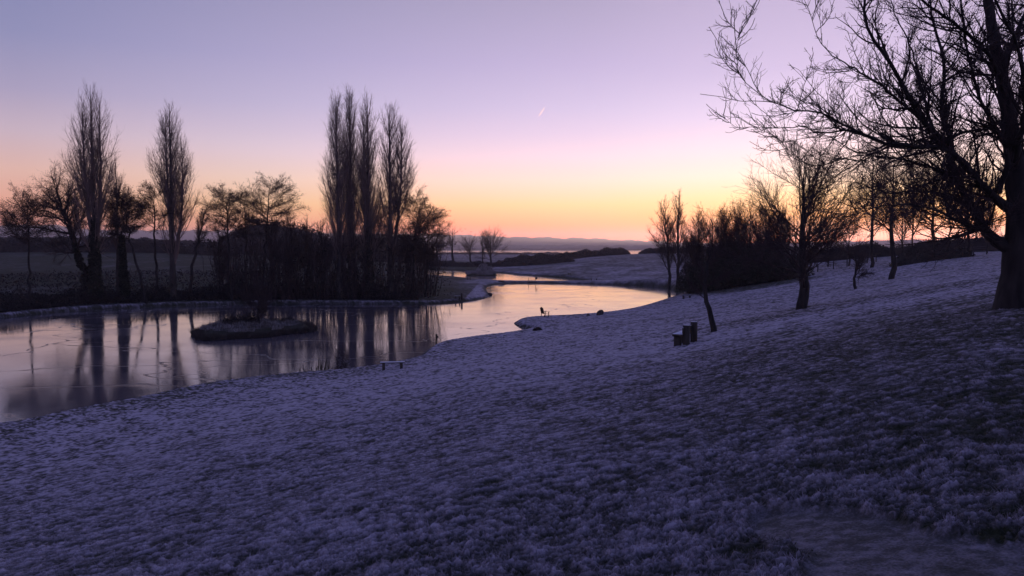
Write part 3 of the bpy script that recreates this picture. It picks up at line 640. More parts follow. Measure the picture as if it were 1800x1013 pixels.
# ------------------------------------------------------------------ far bank trees, left half
poplar(166, 119, 147, 'tallest poplar on the left, ivy round its lower trunk, standing beside the spreading oak', 1, 1.0, ivy=(13, .95, 4200), stems=[(1.0, .4, .22, .93), (-1.0, -.3, .26, .9)])
poplar(303, 126, 180, 'poplar with several stems standing alone in the gap left of the dense thicket', 2, 1.0, stems=[(1.6, .3, .16, .8), (-.8, .5, .3, .93)], ivy=(5, .6, 700), t0=.2)
poplar(597, 131, 166, 'leftmost of the four poplars in the tight row above the thicket', 3, .85, lean=-.012)
poplar(617, 133, 160, 'narrow thick-stemmed poplar second from the left in the tight row of four', 4, .62, ivy=(14, .8, 2600))
poplar(648, 132, 165, 'third poplar from the left in the tight row, twin stemmed near its base', 5, .8, stems=[(-.7, .2, .12, .9)], ivy=(13, .8, 2600))
poplar(686, 134, 180, 'broadest poplar at the right end of the tight row of four', 6, .95, stems=[(1.8, .3, .2, .9)], t0=.2)
poplar(207, 124, 283, 'slender small poplar just right of the tallest one', 7, .6, dens=.35, group=None, t0=.35)
AL = 'flat-topped alders along the far bank'
tree('alder_tree', 50, 112, 353, 'alder', 'low flat-topped alder at the far left edge of the bank', 21, AL, wid=1.3, cb=.6, dens=1.1)
tree('oak_tree', 150, 121, 303, 'oak', 'spreading oak holding a few dead leaves left of the tallest poplar', 22, cb=.4, wid=1.05, dens=1.7, lean=(-4.5, 0), curve=[(0, 0, -.3), (-.3, 0, 4), (-1.2, 0, 8), (-2.6, 0, 12), (-4.5, 0, 18)], ivy=(11, .7, 1500))
tree('alder_tree', 216, 121, 340, 'alder', 'alder wrapped in a thick column of ivy right of the tallest poplar', 23, AL, wid=.8, cb=.62, dens=.85, ivy=(10.5, .8, 3200))
tree('alder_tree', 256, 120, 336, 'alder', 'alder with its trunk leaning left, right of the ivy-covered one', 24, AL, wid=.85, cb=.6, dens=.8, curve=[(0, 0, -.3), (-.9, 0, 4), (-1.9, 0, 8), (-2.7, 0, 12), (-3.4, 0, 16.5)])
tree('alder_tree', 273, 124, 326, 'alder', 'thin straight alder just left of the lone poplar', 25, AL, wid=.75, cb=.62, dens=.7)
tree('bare_tree', 332, 127, 348, 'upright', 'wispy leaning tree just right of the lone poplar', 26, None, wid=.5, lean=(3.2, 0), dens=.6, cb=.5)
tree('alder_tree', 407, 126, 333, 'alder', 'broad alder over the left end of the thicket', 27, AL, wid=1.1, cb=.58, lean=(-.8, 0))
tree('alder_tree', 458, 129, 321, 'alder', 'tallest broad alder, midway between the lone poplar and the row of four', 28, AL, wid=1.15, cb=.58, lean=(1.6, 0), dens=1.25)
tree('alder_tree', 432, 133, 350, 'alder', 'low alder squeezed between the two broad alders', 29, AL, wid=1.0, cb=.55, dens=.6)
tree('alder_tree', 722, 134, 350, 'alder', 'reddish alder at the right end of the thicket beside the broadest poplar', 30, AL, wid=1.25, cb=.42, lean=(1.2, 0), dens=1.4)
tree('alder_tree', 748, 137, 372, 'alder', 'lowest alder on the right edge of the thicket, nearest the open water', 31, AL, wid=1.4, cb=.35, lean=(.6, 0), dens=1.2)
tree('alder_tree', 655, 138, 368, 'alder', 'alder half hidden behind the row of four poplars', 32, AL, wid=1.0, cb=.5, dens=.9)
for i, (px, d, yt, lab) in enumerate([
        (512, 132, 372, 'wispy bare tree right of the tallest broad alder'),
        (540, 134, 380, 'low wispy bare tree midway along the thicket'),
        (566, 131, 383, 'wispy bare tree just left of the row of four poplars'),
        (385, 135, 392, 'low bare tree behind the left end of the thicket'),
        (478, 137, 380, 'bare tree filling the thicket below the tallest broad alder')]):
    tree('bare_tree', px, d, yt, 'upright', lab, 50 + i, 'bare trees rising from the thicket', wid=.75, dens=.9)
# thicket of coppice stems and brambles below the row
labs = ['thicket bush at the left end of the dark copse', 'thicket bush below the broad left alder', 'thicket bush in front of the tallest broad alder', 'thicket bush left of centre in the dark copse', 'thicket bush at the centre of the dark copse',
        'thicket bush left of the row of four poplars', 'thicket bush at the foot of the leftmost poplar of the row', 'thicket bush between the middle two poplars of the row', 'thicket bush at the foot of the broadest poplar', 'thicket bush right of the row of four poplars', 'thicket bush overhanging the open grass at the right end of the copse', 'thicket bush set back below the lowest alder']
tb = []
for i, (px, d, w, yt) in enumerate([(402, 131, 4, 428), (432, 129, 4.5, 412), (465, 128, 4.5, 406), (500, 130, 4.5, 408), (533, 131, 4.5, 406), (566, 130, 4.5, 404), (598, 132, 4, 406), (630, 131, 4, 402), (663, 133, 4.5, 400), (697, 134, 4.5, 404), (727, 136, 4, 408), (748, 140, 3.4, 418)]):
    loc = put(px, d); h = CAMZ + (436 - yt) / FPX * d - loc[2]
    if i < 4: tb.append(shrub('thicket_bush', loc, w, 5.0, h, labs[i], 70 + i, n=420, leaf=.2, group='bushes forming the dark copse', cat='bush', stems=34)); tb[-1]['_h'] = h; tb[-1]['_w'] = w
    else:
        s_ = tb[i % 4]; copy_tree(s_, loc, i * 1.3, (w / s_['_w'], 1, h / s_['_h']), labs[i])
for b_ in tb: del b_['_h']; del b_['_w']

# low undergrowth along the far bank (uncountable brambles)
rng = np.random.default_rng(5)
def scatter(name, label, cat, pxs, dlo, dhi, hgt, n, leaf, m, seed, dfun=None):
    rng = np.random.default_rng(seed); px = rng.uniform(pxs[0], pxs[1], n); s_ = rng.uniform(0, 1, n)
    d = (np.interp(px, dfun[0], dfun[1]) if dfun else 0) + dlo + (dhi - dlo) * s_
    x = (px - 900) / FPX * d; z0 = height(x, d); hh = hgt * (.35 + .9 * vnoise(x * .35, d * .35, seed)) * (.4 + .6 * np.sin(s_ * pi))
    g_ = Geo(); g_.leaves(np.stack([x, d, z0 + hh * rng.uniform(0, 1, n)], 1), leaf, rng)
    o = g_.build(name, m); return tag(o, label, cat, None, 'stuff')
shx = [0, 150, 300, 450, 600, 750]; shd = [101, 114, 122, 127, 127.5, 126]
scatter('undergrowth', 'dark brambles and dead grass under the far bank trees', 'undergrowth', (-160, 735), 2.2, 12, 2.3, 60000, .16, M_bramble, 6, (shx, shd))
# pale scrub on the field slope behind
scatter('scrub', 'rough dark scrub on the field slope behind the far bank trees', 'scrub', (-200, 760), 26, 75, 1.6, 11000, .24, M_hedge, 7, (shx, shd))

def hedge(name, pts, h, w, label, seed, n=9000, leaf=.35, m=M_hedge, cat='hedge', kind=None, group=None):
    rng = np.random.default_rng(seed); P = np.array(pts, float); s_ = np.concatenate([[0], np.cumsum(np.hypot(*np.diff(P, axis=0).T))])
    q = rng.uniform(0, s_[-1], n); x = np.interp(q, s_, P[:, 0]); y = np.interp(q, s_, P[:, 1])
    off = rng.uniform(-.5, .5, n); y2 = y + off * w; zf = rng.uniform(0, 1, n)
    hh = h * (.7 + .6 * vnoise(q / h / 1.3, q * 0, seed)) * (1 - 1.2 * off ** 2) * (.15 + .85 * np.sqrt(np.clip(np.minimum(q, s_[-1] - q) / (h * 1.6), 0, 1)))
    x0, y0 = P.mean(0); z0 = hz(x0, y0)
    zg = height(x, y2)
    g_ = Geo(); g_.leaves(np.stack([x - x0, y2 - y0, zg + hh * zf - z0], 1), leaf, rng)
    # solid-ish heart so the hedge is opaque
    k = max(12, int(s_[-1] / (h * .5))); qq = np.linspace(0, s_[-1], k); cx = np.interp(qq, s_, P[:, 0]); cy = np.interp(qq, s_, P[:, 1]); cz = height(cx, cy)
    ht = h * (.7 + .6 * vnoise(qq / h / 1.3, qq * 0, seed)) * .82 * (.15 + .85 * np.sqrt(np.clip(np.minimum(qq, s_[-1] - qq) / (h * 1.6), 0, 1)))
    V = []
    for i in range(k):
        for oy, oz in ((-.42, -.5), (-.38, ht[i] * .6), (-.12, ht[i]), (.12, ht[i]), (.38, ht[i] * .6), (.42, -.5)): V.append((cx[i] - x0, cy[i] + oy * w - y0, cz[i] + oz - z0))
    F = [(i * 6 + j, i * 6 + j + 1, i * 6 + j + 7, i * 6 + j + 6) for i in range(k - 1) for j in range(5)]
    g_.V.append(np.array(V)); g_.F.append(np.array(F) + g_.n); g_.n += len(V)
    o = g_.build(name, m); o.location = (x0, y0, z0); return tag(o, label, cat, group, kind)
def pl(lst): return [((p - 900) / FPX * d, d) for p, d in lst]
hedge('hedge', pl([(-350, 290), (0, 300), (200, 305), (420, 310)]), 5.0, 5, 'long dark field hedge behind the left bank trees', 1, 16000, .5)
hedge('hedge', pl([(-300, 480), (0, 500), (200, 520), (480, 540)]), 3.5, 5, 'distant upper hedge on the skyline behind the left bank trees', 2, 14000, .6)
hedge('woodland', pl([(372, 395), (450, 400), (600, 405), (768, 410)]), 15.5, 22, 'dark wood closing the view behind the copse', 3, 34000, .5, cat='woodland', kind='stuff')
hedge('hedge', pl([(745, 348), (800, 345), (860, 342), (930, 340), (1010, 330)]), 2.4, 4, 'low dark hedge along the far side of the second pond', 4, 9000, .3)
hedge('hedge', pl([(885, 392), (930, 385), (960, 375), (1000, 366)]), 4.2, 8, 'bulky mounded hedge rising from the second pond towards the right hill', 5, 12000, .35)
hedge('hedge', pl([(985, 372), (1030, 392), (1070, 400), (1107, 402)]), 3.6, 4, 'dark clipped hedge along the crest of the frosty hill, left of the gap', 6, 9000, .32)
hedge('hedge', pl([(1123, 405), (1200, 405), (1300, 400), (1400, 395)]), 3.4, 4, 'dark hedge on the hill crest right of the gap', 7, 14000, .35)
hedge('hedge', pl([(700, 1180), (800, 1190), (900, 1200), (1010, 1200)]), 3.2, 10, 'thin far hedge before the estuary', 8, 9000, .9)
hedge('scrub', pl([(1570, 98), (1610, 101), (1660, 104), (1705, 106)]), 1.7, 2.4, 'low dark scrub at the foot of the skyline trees behind the big tree', 14, 4000, .13, m=M_bramble, cat='scrub')
hedge('hedge', pl([(1380, 162), (1500, 152), (1620, 148), (1760, 146), (1950, 146)]), 2.6, 2, 'long dark hedge on the skyline behind the big right-hand tree', 9, 20000, .16)
# far trees on the estuary shore (one mass)
hedge('woodland', [(4040 * sin(a), 4040 * cos(a)) for a in np.radians(np.linspace(-40, 12, 60))], 14, 60, 'hazy wooded shore far across the estuary', 12, 30000, 5.0, cat='woodland', kind='stuff')

# ------------------------------------------------------------------ middle distance, between the ponds and the estuary
tree('bare_tree', 795, 352, 394, 'fan', 'bare tree with open crown standing alone beyond the second pond', 101, 'bare trees beyond the second pond', dens=.5, wid=.55, cb=.4, mc=M_twig)
tree('bare_tree', 826, 350, 414, 'fan', 'small dense bare tree between its two taller neighbours beyond the second pond', 102, 'bare trees beyond the second pond', dens=.6, wid=.9)
tree('bare_tree', 862, 348, 408, 'fan', 'round-headed bare tree, rightmost beyond the second pond', 103, 'bare trees beyond the second pond', dens=1.3, wid=1.0)
tree('bare_tree', 848, 352, 404, 'upright', 'narrow bare tree touching the round-headed one beyond the second pond', 104, 'bare trees beyond the second pond', dens=.5, wid=.5)
tree('bare_tree', 768, 345, 405, 'oak', 'spreading bare tree peeping out right of the copse', 105, 'bare trees beyond the second pond', dens=.5, wid=1.0)

# islands
def island(name, cx, cy, rx, ry, h, seed):
    a = np.linspace(0, 2 * pi, 72, endpoint=False); K = 14; V = []
    for k in range(K):
        s_ = 1 - k / (K - 1)
        for t_ in a:
            w = 1 + .10 * sin(3 * t_ + seed) + .06 * sin(7 * t_ + seed * 2)
            x = cx + rx * w * s_ * 1.0 * cos(t_); y = cy + ry * w * s_ * sin(t_)
            z = -.35 + (h + .35) * min(1, (1 - s_) * 5) ** .7 + .12 * (vnoise(np.array([x * 1.7]), np.array([y * 1.7]), 3)[0] - .5) * (k > 1)
            V.append((x, y, z))
    V = np.array(V); F = []
    for k in range(K - 1):
        for i in range(72): j = (i + 1) % 72; F.append((k * 72 + i, k * 72 + j, k * 72 + 72 + j, k * 72 + 72 + i))
    fr = np.full(len(V), .32) + .5 * (vnoise(V[:, 0] * 2.5, V[:, 1] * 2.5, 8) - .5); fr[:72 * 4] = .05
    return tag(mk(name, V, F, M_ground, smooth=True, attr={'frost': fr}), kind='structure')
ICX, ICY = -28.0, 85.0
island('island', ICX, ICY, 5.9, 8.0, .75, 1)
rng = np.random.default_rng(77)
def blades(name, x, y, z, hlo, hhi, w, m, rng, lean=.5, label=None, cat=None):
    n = len(x); h = rng.uniform(hlo, hhi, n); a = rng.uniform(0, 2 * pi, n); ln_ = rng.uniform(0, lean, n) * h; b_ = rng.uniform(0, 2 * pi, n)
    p0 = np.stack([x - np.cos(a) * w / 2, y - np.sin(a) * w / 2, z], 1); p1 = np.stack([x + np.cos(a) * w / 2, y + np.sin(a) * w / 2, z], 1)
    p2 = np.stack([x + np.cos(b_) * ln_, y + np.sin(b_) * ln_, z + h], 1)
    V = np.stack([p0, p1, p2], 1).reshape(-1, 3); o = mk(name, V, np.arange(n * 3).reshape(n, 3), m)
    return tag(o, label, cat, None, 'stuff')
n = 26000; th_ = rng.uniform(0, 2 * pi, n); rd = np.where(rng.uniform(size=n) < .65, rng.uniform(.86, 1.02, n), np.sqrt(rng.uniform(0, 1, n)))
wv = 1 + .10 * np.sin(3 * th_ + 1) + .06 * np.sin(7 * th_ + 2)
edge = rd > .85
blades('sedge', ICX + 5.9 * wv * rd * np.cos(th_), ICY + 8 * wv * rd * np.sin(th_), np.where(edge, .05, .5), .12, .75, .035, M_reed, rng, .9, 'rank sedge fringing the main island', 'sedge')
th_ = rng.uniform(0, 2 * pi, 9000); rd = np.sqrt(rng.uniform(0, .85, 9000)); gx_ = ICX + 5.6 * rd * np.cos(th_); gy_ = ICY + 7.6 * rd * np.sin(th_)
cl = vnoise(gx_ * 1.6, gy_ * 1.3, 61) > .58
blades('island_grass', gx_[cl], gy_[cl], np.full(cl.sum(), .62), .1, .5, .05, M_reedfrost, rng, .9, 'frosted grass tufts on top of the main island', 'grass')
tree('willow_shrub', 455, 86, 0, 'small', 'many-stemmed leafless willow on the main island', 111, None, H=5.2, loc=(ICX + .3, ICY + 1.2, .5), cb=.06, wid=.9, dens=1.6)
for i, (px, d, w, h, lab) in enumerate([(402, 86, .9, 1.5, 'dark low bush at the left of the main island'), (425, 88, 1.0, 1.3, 'low bush left of the willow on the main island'), (440, 86.5, .7, 1.7, 'taller dark bush beside the willow on the main island'), (505, 89, 1.0, .8, 'flat low bush at the right end of the main island')]):
    u_ = (px - 900) / FPX * d; shrub('island_bush', (u_, d, .45), w, w, h, lab, 120 + i, n=500, leaf=.11, stems=16, cat='bush', group='bushes on the main island')
I2 = onz(844, 485); I2 = (I2[0], I2[1] + 6)
island('small_island', I2[0], I2[1], 5.2, 6, .7, 2)
rng = np.random.default_rng(78); n = 9000; th_ = rng.uniform(0, 2 * pi, n); rd = np.sqrt(rng.uniform(0, 1, n))
blades('reeds', I2[0] + 5 * rd * np.cos(th_), I2[1] + 5.5 * rd * np.sin(th_), np.full(n, .3) , .6, 1.4, .10, M_reedfrost, rng, .8, 'frosted reeds covering the small island in the second pond', 'reeds')
shrub('frosted_bush', (I2[0] + 1.2, I2[1], .5), 3.2, 3, 3.6, 'pale frosted bush on the small island in the second pond', 131, M_reedfrost, n=2200, leaf=.2, cat='bush', stems=30)

# ------------------------------------------------------------------ right side copse and trees
CP = 'bare trees in the right-hand copse'
tree('bare_tree', 1178, 168, 345, 'upright', 'left stem of the tall pair at the end of the pond', 201, CP, wid=.8, cb=.2, lean=(-1.5, 0), dens=1.0)
tree('bare_tree', 1192, 166, 334, 'upright', 'tallest bare tree at the left end of the right copse by the pond tip', 202, CP, wid=.75, cb=.15)
rt = [(1228, 128, 372, .8), (1252, 124, 362, .85), (1272, 121, 366, .9), (1296, 119, 358, .85), (1318, 118, 352, .9), (1345, 116, 362, .9), (1372, 114, 372, .9)]
rl = ['bare copse tree next to the tall pair', 'second bare copse tree right of the tall pair', 'bare copse tree directly behind the leaning sapling', 'bare copse tree just right of the leaning sapling', 'tallest tree in the middle of the dark right copse', 'bare copse tree behind the left edge of the round-crowned tree', 'bare copse tree hidden behind the round-crowned tree']
for i, ((px, d, yt, w), lab) in enumerate(zip(rt, rl)):
    tree('bare_tree', px, d, yt, ['upright', 'fan', 'upright'][i % 3], lab, 210 + i, CP, wid=w * (.8 if i % 3 == 1 else 1.1), cb=.18, dens=.8 if i % 3 == 1 else 1.4, trk=.6)
rb = [(1222, 131, 3.2, 450), (1246, 126, 4, 434), (1272, 122, 4.2, 428), (1300, 119, 4.2, 424), (1330, 116, 4.2, 424), (1360, 113.5, 4, 428), (1388, 111, 3.4, 438)]
rbl = ['dark evergreen bush, leftmost under the right copse', 'dark evergreen bush second from the left under the right copse', 'dark evergreen bush behind the leaning sapling', 'tall dark evergreen bush in the heart of the right copse', 'dark evergreen bush right of the copse centre', 'dark evergreen bush behind the round-crowned tree', 'low dark evergreen bush at the right end of the copse']
sb = None
for i, ((px, d, w, yt), lab) in enumerate(zip(rb, rbl)):
    loc = put(px, d); h = CAMZ + (436 - yt) / FPX * d - loc[2]
    if i < 2: s_ = shrub('evergreen_bush', loc, w, 4, h, lab, 230 + i, M_leafdark, n=4200, leaf=.17, stems=70, group='dark bushes under the right copse', cat='bush'); sb = (s_, w, h)
    else: copy_tree(sb[0], loc, i * 1.1, (w / sb[1], 1, h / sb[2]), lab)
for i, (px, py) in enumerate([(1410, 543)]):
    G = ground_at(px, py)
    tree('round_crowned_tree', px, G[1], 268, 'fan', 'bare round-crowned tree branching low on the open slope', 251, None, wid=.92, dens=1.25, cb=.16)
G = ground_at(1257, 583)
tree('sapling', 1257, G[1], 425, 'small', 'small leaning forked tree beside the heavy wooden bench', 252, None, wid=.6, cb=.36, dens=.5, curve=[(0, 0, -.2), (-.12, 0, .6), (-.3, 0, 1.15), (-.5, 0, 2.1), (-.45, 0, 3.2), (-.2, .1, 4.4)])
G = ground_at(1505, 508)
tree('sapling', 1505, G[1], 428, 'small', 'small crooked tree on the frosty slope right of the round-crowned tree', 253, None, wid=.9, cb=.3)
RT = 'bare trees behind the big right-hand tree'
tree('weeping_birch', 1532, 104, 262, 'weeping', 'weeping birch with hanging twigs behind the big tree', 260, None, wid=.9, dens=.9, trk=.7)
G = ground_at(1567, 491)
tree('bare_tree', 1567, G[1], 250, 'fan', 'straight-trunked bare tree on the frosty slope between birch and big tree', 261, RT, wid=.62, cb=.34, dens=.9, trk=.6)
for i, (px, d, yt, st, lab) in enumerate([(1492, 120, 372, 'fan', 'low bare tree at the skyline hedge right of the small crooked tree'), (1604, 108, 272, 'upright', 'first bare skyline tree right of the straight-trunked one'), (1638, 106, 262, 'fan', 'second bare skyline tree right of the straight-trunked one'),
        (1668, 110, 268, 'upright', 'bare skyline tree seen under the big left limb'), (1700, 108, 285, 'fan', 'bare skyline tree below the fork of the big tree'), (1735, 112, 340, 'upright', 'bare skyline tree just left of the big trunk'), (1585, 130, 345, 'fan', 'bushy bare tree farther back behind the straight trunk'), (1455, 130, 382, 'fan', 'low bare tree behind the right edge of the round-crowned tree')]):
    tree('bare_tree', px, d, yt, st, lab, 270 + i, RT, wid=.85, dens=.45 if px < 1500 else .85, cb=.25, trk=.5)

# ------------------------------------------------------------------ the big tree, right foreground
BX, BY, BZ = ground_at(1783, 541)
big = empty('large_tree', (BX, BY, BZ)); tag(big, 'large dark tree with arching bare limbs on the right edge of the slope', 'tree')
O = np.array((BX, BY, BZ)); rng = np.random.default_rng(900)
def bp_(px, py, dd=0.0): return at(px, py, BY + dd) - O
def pts_(lst): return [bp_(*p) for p in lst]
gtr = Geo()
trunk = polyline([(0.02, 0, -0.4)] + pts_([(1783, 500), (1786, 440), (1789, 390), (1786, 330), (1779, 250), (1765, 150), (1748, 70), (1735, -20), (1728, -160), (1722, -300)]), [.54, .33, .27, .23, .19, .155, .125, .10, .08, .06, .035], 40, .01, rng)
trunk[1][0][:5] *= [1.1, 1.08, 1.02, 1.0, 1.0]
gtr.tube(trunk[0], trunk[1], 16); gtr.build('trunk', M_bark, big, smooth=True)
LIMBS = [
 ([(1782, 372, 0), (1743, 344, -.3), (1708, 303, -.6), (1680, 275, -.8), (1661, 254, -1.0), (1621, 208, -1.4), (1579, 137, -1.8), (1543, 81, -2.1), (1523, 42, -2.3), (1520, -30, -2.4), (1530, -120, -2.3)], [.17, .15, .13, .115, .10, .085, .07, .055, .045, .035, .02]),
 ([(1776, 438, 0), (1745, 420, .2), (1718, 380, .5), (1692, 335, .8), (1676, 297, 1.0), (1668, 240, 1.3), (1655, 180, 1.6), (1660, 110, 1.8), (1640, 40, 2.0), (1625, -60, 2.2)], [.20, .17, .14, .12, .10, .085, .07, .055, .04, .02]),
 ([(1700, 292, -.7), (1660, 262, -1.2), (1600, 256, -1.7), (1556, 251, -2.1), (1490, 222, -2.6), (1438, 196, -3.0), (1393, 194, -3.2), (1341, 169, -3.5), (1302, 131, -3.7), (1295, 100, -3.8), (1298, 60, -3.8), (1306, 32, -3.8)], [.10, .085, .075, .068, .055, .045, .036, .028, .02, .012, .008, .004]),
 ([(1690, 322, .8), (1650, 300, .2), (1600, 284, -.2), (1543, 274, -.6), (1510, 284, -.8), (1481, 278, -1.0), (1450, 290, -1.2), (1425, 291, -1.3), (1393, 270, -1.5), (1362, 238, -1.7)], [.08, .065, .055, .042, .035, .028, .022, .017, .012, .006]),
 ([(1520, 238, -2.3), (1490, 229, -2.4), (1442, 235, -2.6), (1410, 222, -2.8), (1386, 225, -2.9), (1328, 224, -3.1), (1300, 226, -3.2), (1280, 216, -3.2), (1267, 200, -3.3)], [.045, .035, .028, .022, .018, .014, .010, .007, .004]),
 ([(1627, 215, -1.3), (1595, 190, -1.5), (1556, 156, -1.9), (1507, 124, -2.4), (1458, 94, -2.9), (1430, 50, -3.1), (1424, 20, -3.2), (1405, -15, -3.3)], [.06, .052, .044, .034, .025, .016, .010, .005]),
 ([(1773, 215, 0), (1731, 132, .6), (1686, 129, 1.0), (1647, 148, 1.3), (1625, 158, 1.5), (1585, 165, 1.9), (1545, 140, 2.3)], [.07, .05, .042, .036, .03, .02, .01]),
 ([(1776, 260, 0), (1750, 228, 1.0), (1700, 232, 1.8), (1650, 250, 2.4), (1590, 262, 2.9), (1530, 245, 3.4), (1470, 205, 3.9), (1420, 180, 4.2)], [.08, .065, .055, .045, .035, .026, .016, .007]),
 ([(1735, 405, .3), (1700, 398, -.8), (1650, 372, -1.6), (1590, 360, -2.3), (1540, 365, -2.8), (1490, 382, -3.2), (1455, 400, -3.4)], [.07, .058, .048, .036, .026, .016, .007]),
 ([(1725, 392, .5), (1680, 350, 1.6), (1620, 336, 2.4), (1560, 338, 3.1), (1500, 320, 3.7), (1455, 318, 4.1)], [.065, .05, .04, .028, .018, .008]),
 ([(1770, 180, 0), (1740, 100, -.9), (1690, 50, -1.6), (1640, 15, -2.2), (1580, -30, -2.9), (1500, -60, -3.6)], [.09, .075, .06, .045, .03, .012]),
 ([(1760, 120, 0), (1790, 50, .8), (1830, -40, 1.4), (1880, -120, 2.0)], [.10, .075, .05, .02]),
 ([(1781, 320, 0), (1830, 240, 1.0), (1900, 160, 2.0), (1990, 90, 3.0), (2080, 60, 3.8)], [.13, .10, .075, .05, .02]),
 ([(1783, 385, 0), (1850, 330, -.8), (1930, 280, -1.6), (2010, 260, -2.3), (2090, 230, -2.8)], [.12, .09, .065, .04, .015]),
 ([(1781, 345, 0), (1770, 300, 1.4), (1775, 220, 3.2), (1800, 140, 4.6), (1790, 60, 5.6)], [.11, .09, .07, .045, .02]),
 ([(1779, 300, 0), (1800, 200, -1.2), (1790, 90, -2.2), (1750, 0, -3.0), (1700, -120, -3.6)], [.10, .08, .06, .04, .02]),
 ([(1755, 340, -.3), (1770, 270, -.6), (1730, 190, -1.0), (1700, 90, -1.3), (1690, 0, -1.5), (1680, -90, -1.6)], [.09, .075, .06, .045, .03, .015]),
 ([(1640, 232, -1.2), (1618, 150, -.6), (1600, 80, -.2), (1570, 20, .2), (1560, -60, .5)], [.05, .04, .03, .02, .01]),
]
lim = []
for i, (p, r) in enumerate(LIMBS):
    L_ = polyline(pts_(p), [r[0] * .9] + [q_ * .64 for q_ in r[1:]], 26, .012, rng); lim.append(L_)
    g_ = Geo(); g_.tube(L_[0], L_[1], 9); g_.build('limb', M_bark, big, smooth=True)
allL = join(trunk, *lim); limbs = join(*lim)
tops = spawn(trunk, 16, rng, .62, .97, lambda t, L, r: r.uniform(2.0, 4.2, len(t)) * (1.4 - .8 * t), (30, 60), .03, .06, 12, .6, .02, .02, even=True)
gt_ = Geo(); gt_.tube(tops[0], tops[1], 7); gt_.build('upper_limbs', M_bark, big, smooth=True)
limbs = join(limbs, tops)
s1 = spawn(limbs, 760, rng, .08, 1.0, lambda t, L, r: np.clip(L * .33, .5, 2.0) * r.uniform(.5, 1.2, len(t)) * (1 - .42 * t), (28, 62), .055, .11, 10, .6, .010, .012, tpow=1.5)
s2 = spawn(join(limbs, s1), 6900, rng, .10, 1.0, lambda t, L, r: np.clip(L * .40, .18, .80) * r.uniform(.45, 1.2, len(t)) * (1 - .4 * t), (28, 62), .085, .14, 7, .5, .0068, .010, tpow=1.35)
s3 = spawn(s2, 22000, rng, .1, 1.0, lambda t, L, r: np.clip(L * .45, .07, .30) * r.uniform(.4, 1.2, len(t)), (28, 62), .10, .15, 4, .6, .0050, .008)
gb = Geo()
for lv, k in ((s1, 5), (s2, 4), (s3, 3)): gb.tube(lv[0], lv[1], k)
gb.build('crown', M_twig, big)
# ragged seed clusters still hanging in the crown
gk = Geo()
for (px, py, dd, rad, nn) in [(1655, 85, 1.5, .35, 420), (1640, 95, 1.2, .30, 300), (1622, 120, 1.2, .28, 260), (1540, 165, -1.8, .28, 120), (1700, 160, 1.5, .4, 300), (1750, 60, -1, .6, 520), (1790, 110, 2, .6, 520), (1700, 240, -.5, .4, 300), (1600, 300, -1, .4, 120), (1680, 120, .8, .35, 260), (1560, 60, -2, .3, 160), (1640, 200, -1, .4, 120), (1785, 20, 1, .6, 400), (1620, 340, -1, .5, 120), (1560, 330, -1, .5, 120)]:
    c0 = bp_(px, py, dd); src = s3[0][:, -1]; dist = np.linalg.norm((src - c0) * np.array([1, .45, 1]), axis=1); near_ = src[np.argsort(dist)[:max(8, nn // 7)]]
    c = near_[rng.integers(0, len(near_), nn)] + rng.normal(size=(nn, 3)) * .045 - np.array([0, 0, .04]); gk.leaves(c, .028, rng)
gk.build('seed_clusters', M_leafdead, big)

# ------------------------------------------------------------------ benches, posts and small things
def face(o, rz): o.rotation_euler = (0, 0, rz)
# heavy bench on the slope (sleeper posts, plank back)
G = ground_at(1204, 607); bn = empty('heavy_bench', G); tag(bn, 'heavy wooden bench of square posts on the slope beside the small leaning tree', 'bench')
ax = radians(-12)   # long axis points away from us
def hb(name, lst, m=M_wood):
    mb = MB()
    for b_ in lst: mb.box(*b_)
    return mb.build(name, m, bn)
hb('back_post', [(.06, .0, .36, .29, .16, 1.06)]); hb('back_post', [(.06, 1.32, .40, .29, .16, 1.06)])
hb('backrest', [(-.06, .66, .64, .07, 1.6, .26)])
hb('seat', [(-.30, .64, .44, .44, 1.7, .10)])
hb('leg', [(-.33, .02, .13, .32, .15, .52)]); hb('leg', [(-.33, 1.28, .16, .32, .15, .46)])
face(bn, radians(-27))
# low backless bench by the water
def low_bench(loc, rz, label, L=1.55, frost=True):
    o = empty('low_bench', loc, rz); tag(o, label, 'bench', None)
    MB().box(0, 0, .46, L, .34, .07).build('seat', M_wood, o)
    for s_ in (-1, 1): MB().box(s_ * L * .36, 0, .19, .17, .26, .50).build('leg', M_wood, o)
    return o
G = ground_at(690, 650); low_bench(G, radians(7), 'low backless bench with a frosted plank seat at the near edge of the pond')
G = ground_at(1207, 525); low_bench(G, radians(20), 'tiny low bench at the pointed right tip of the main pond', 1.5)
G = ground_at(1001, 483); low_bench(G, radians(60), 'distant dark bench, upper left of two on the frosty far bank', 1.3)
G = ground_at(1044, 493); low_bench(G, radians(10), 'distant dark bench, lower right of two on the frosty far bank', 1.9)
# peg post
G = ground_at(767, 603.5); ps = empty('marker_post', G); tag(ps, 'short wooden marker post with a small round plate on the near shore', 'post')
MB().box(0, 0, .33, .15, .15, .95, ry=.06).build('post', M_woodd, ps)
MB().box(.12, -.02, .58, .16, .10, .18, rz=.2).build('plate', M_woodd, ps)
MB().box(.0, 0, .82, .2, .17, .06).build('cap', M_woodd, ps)
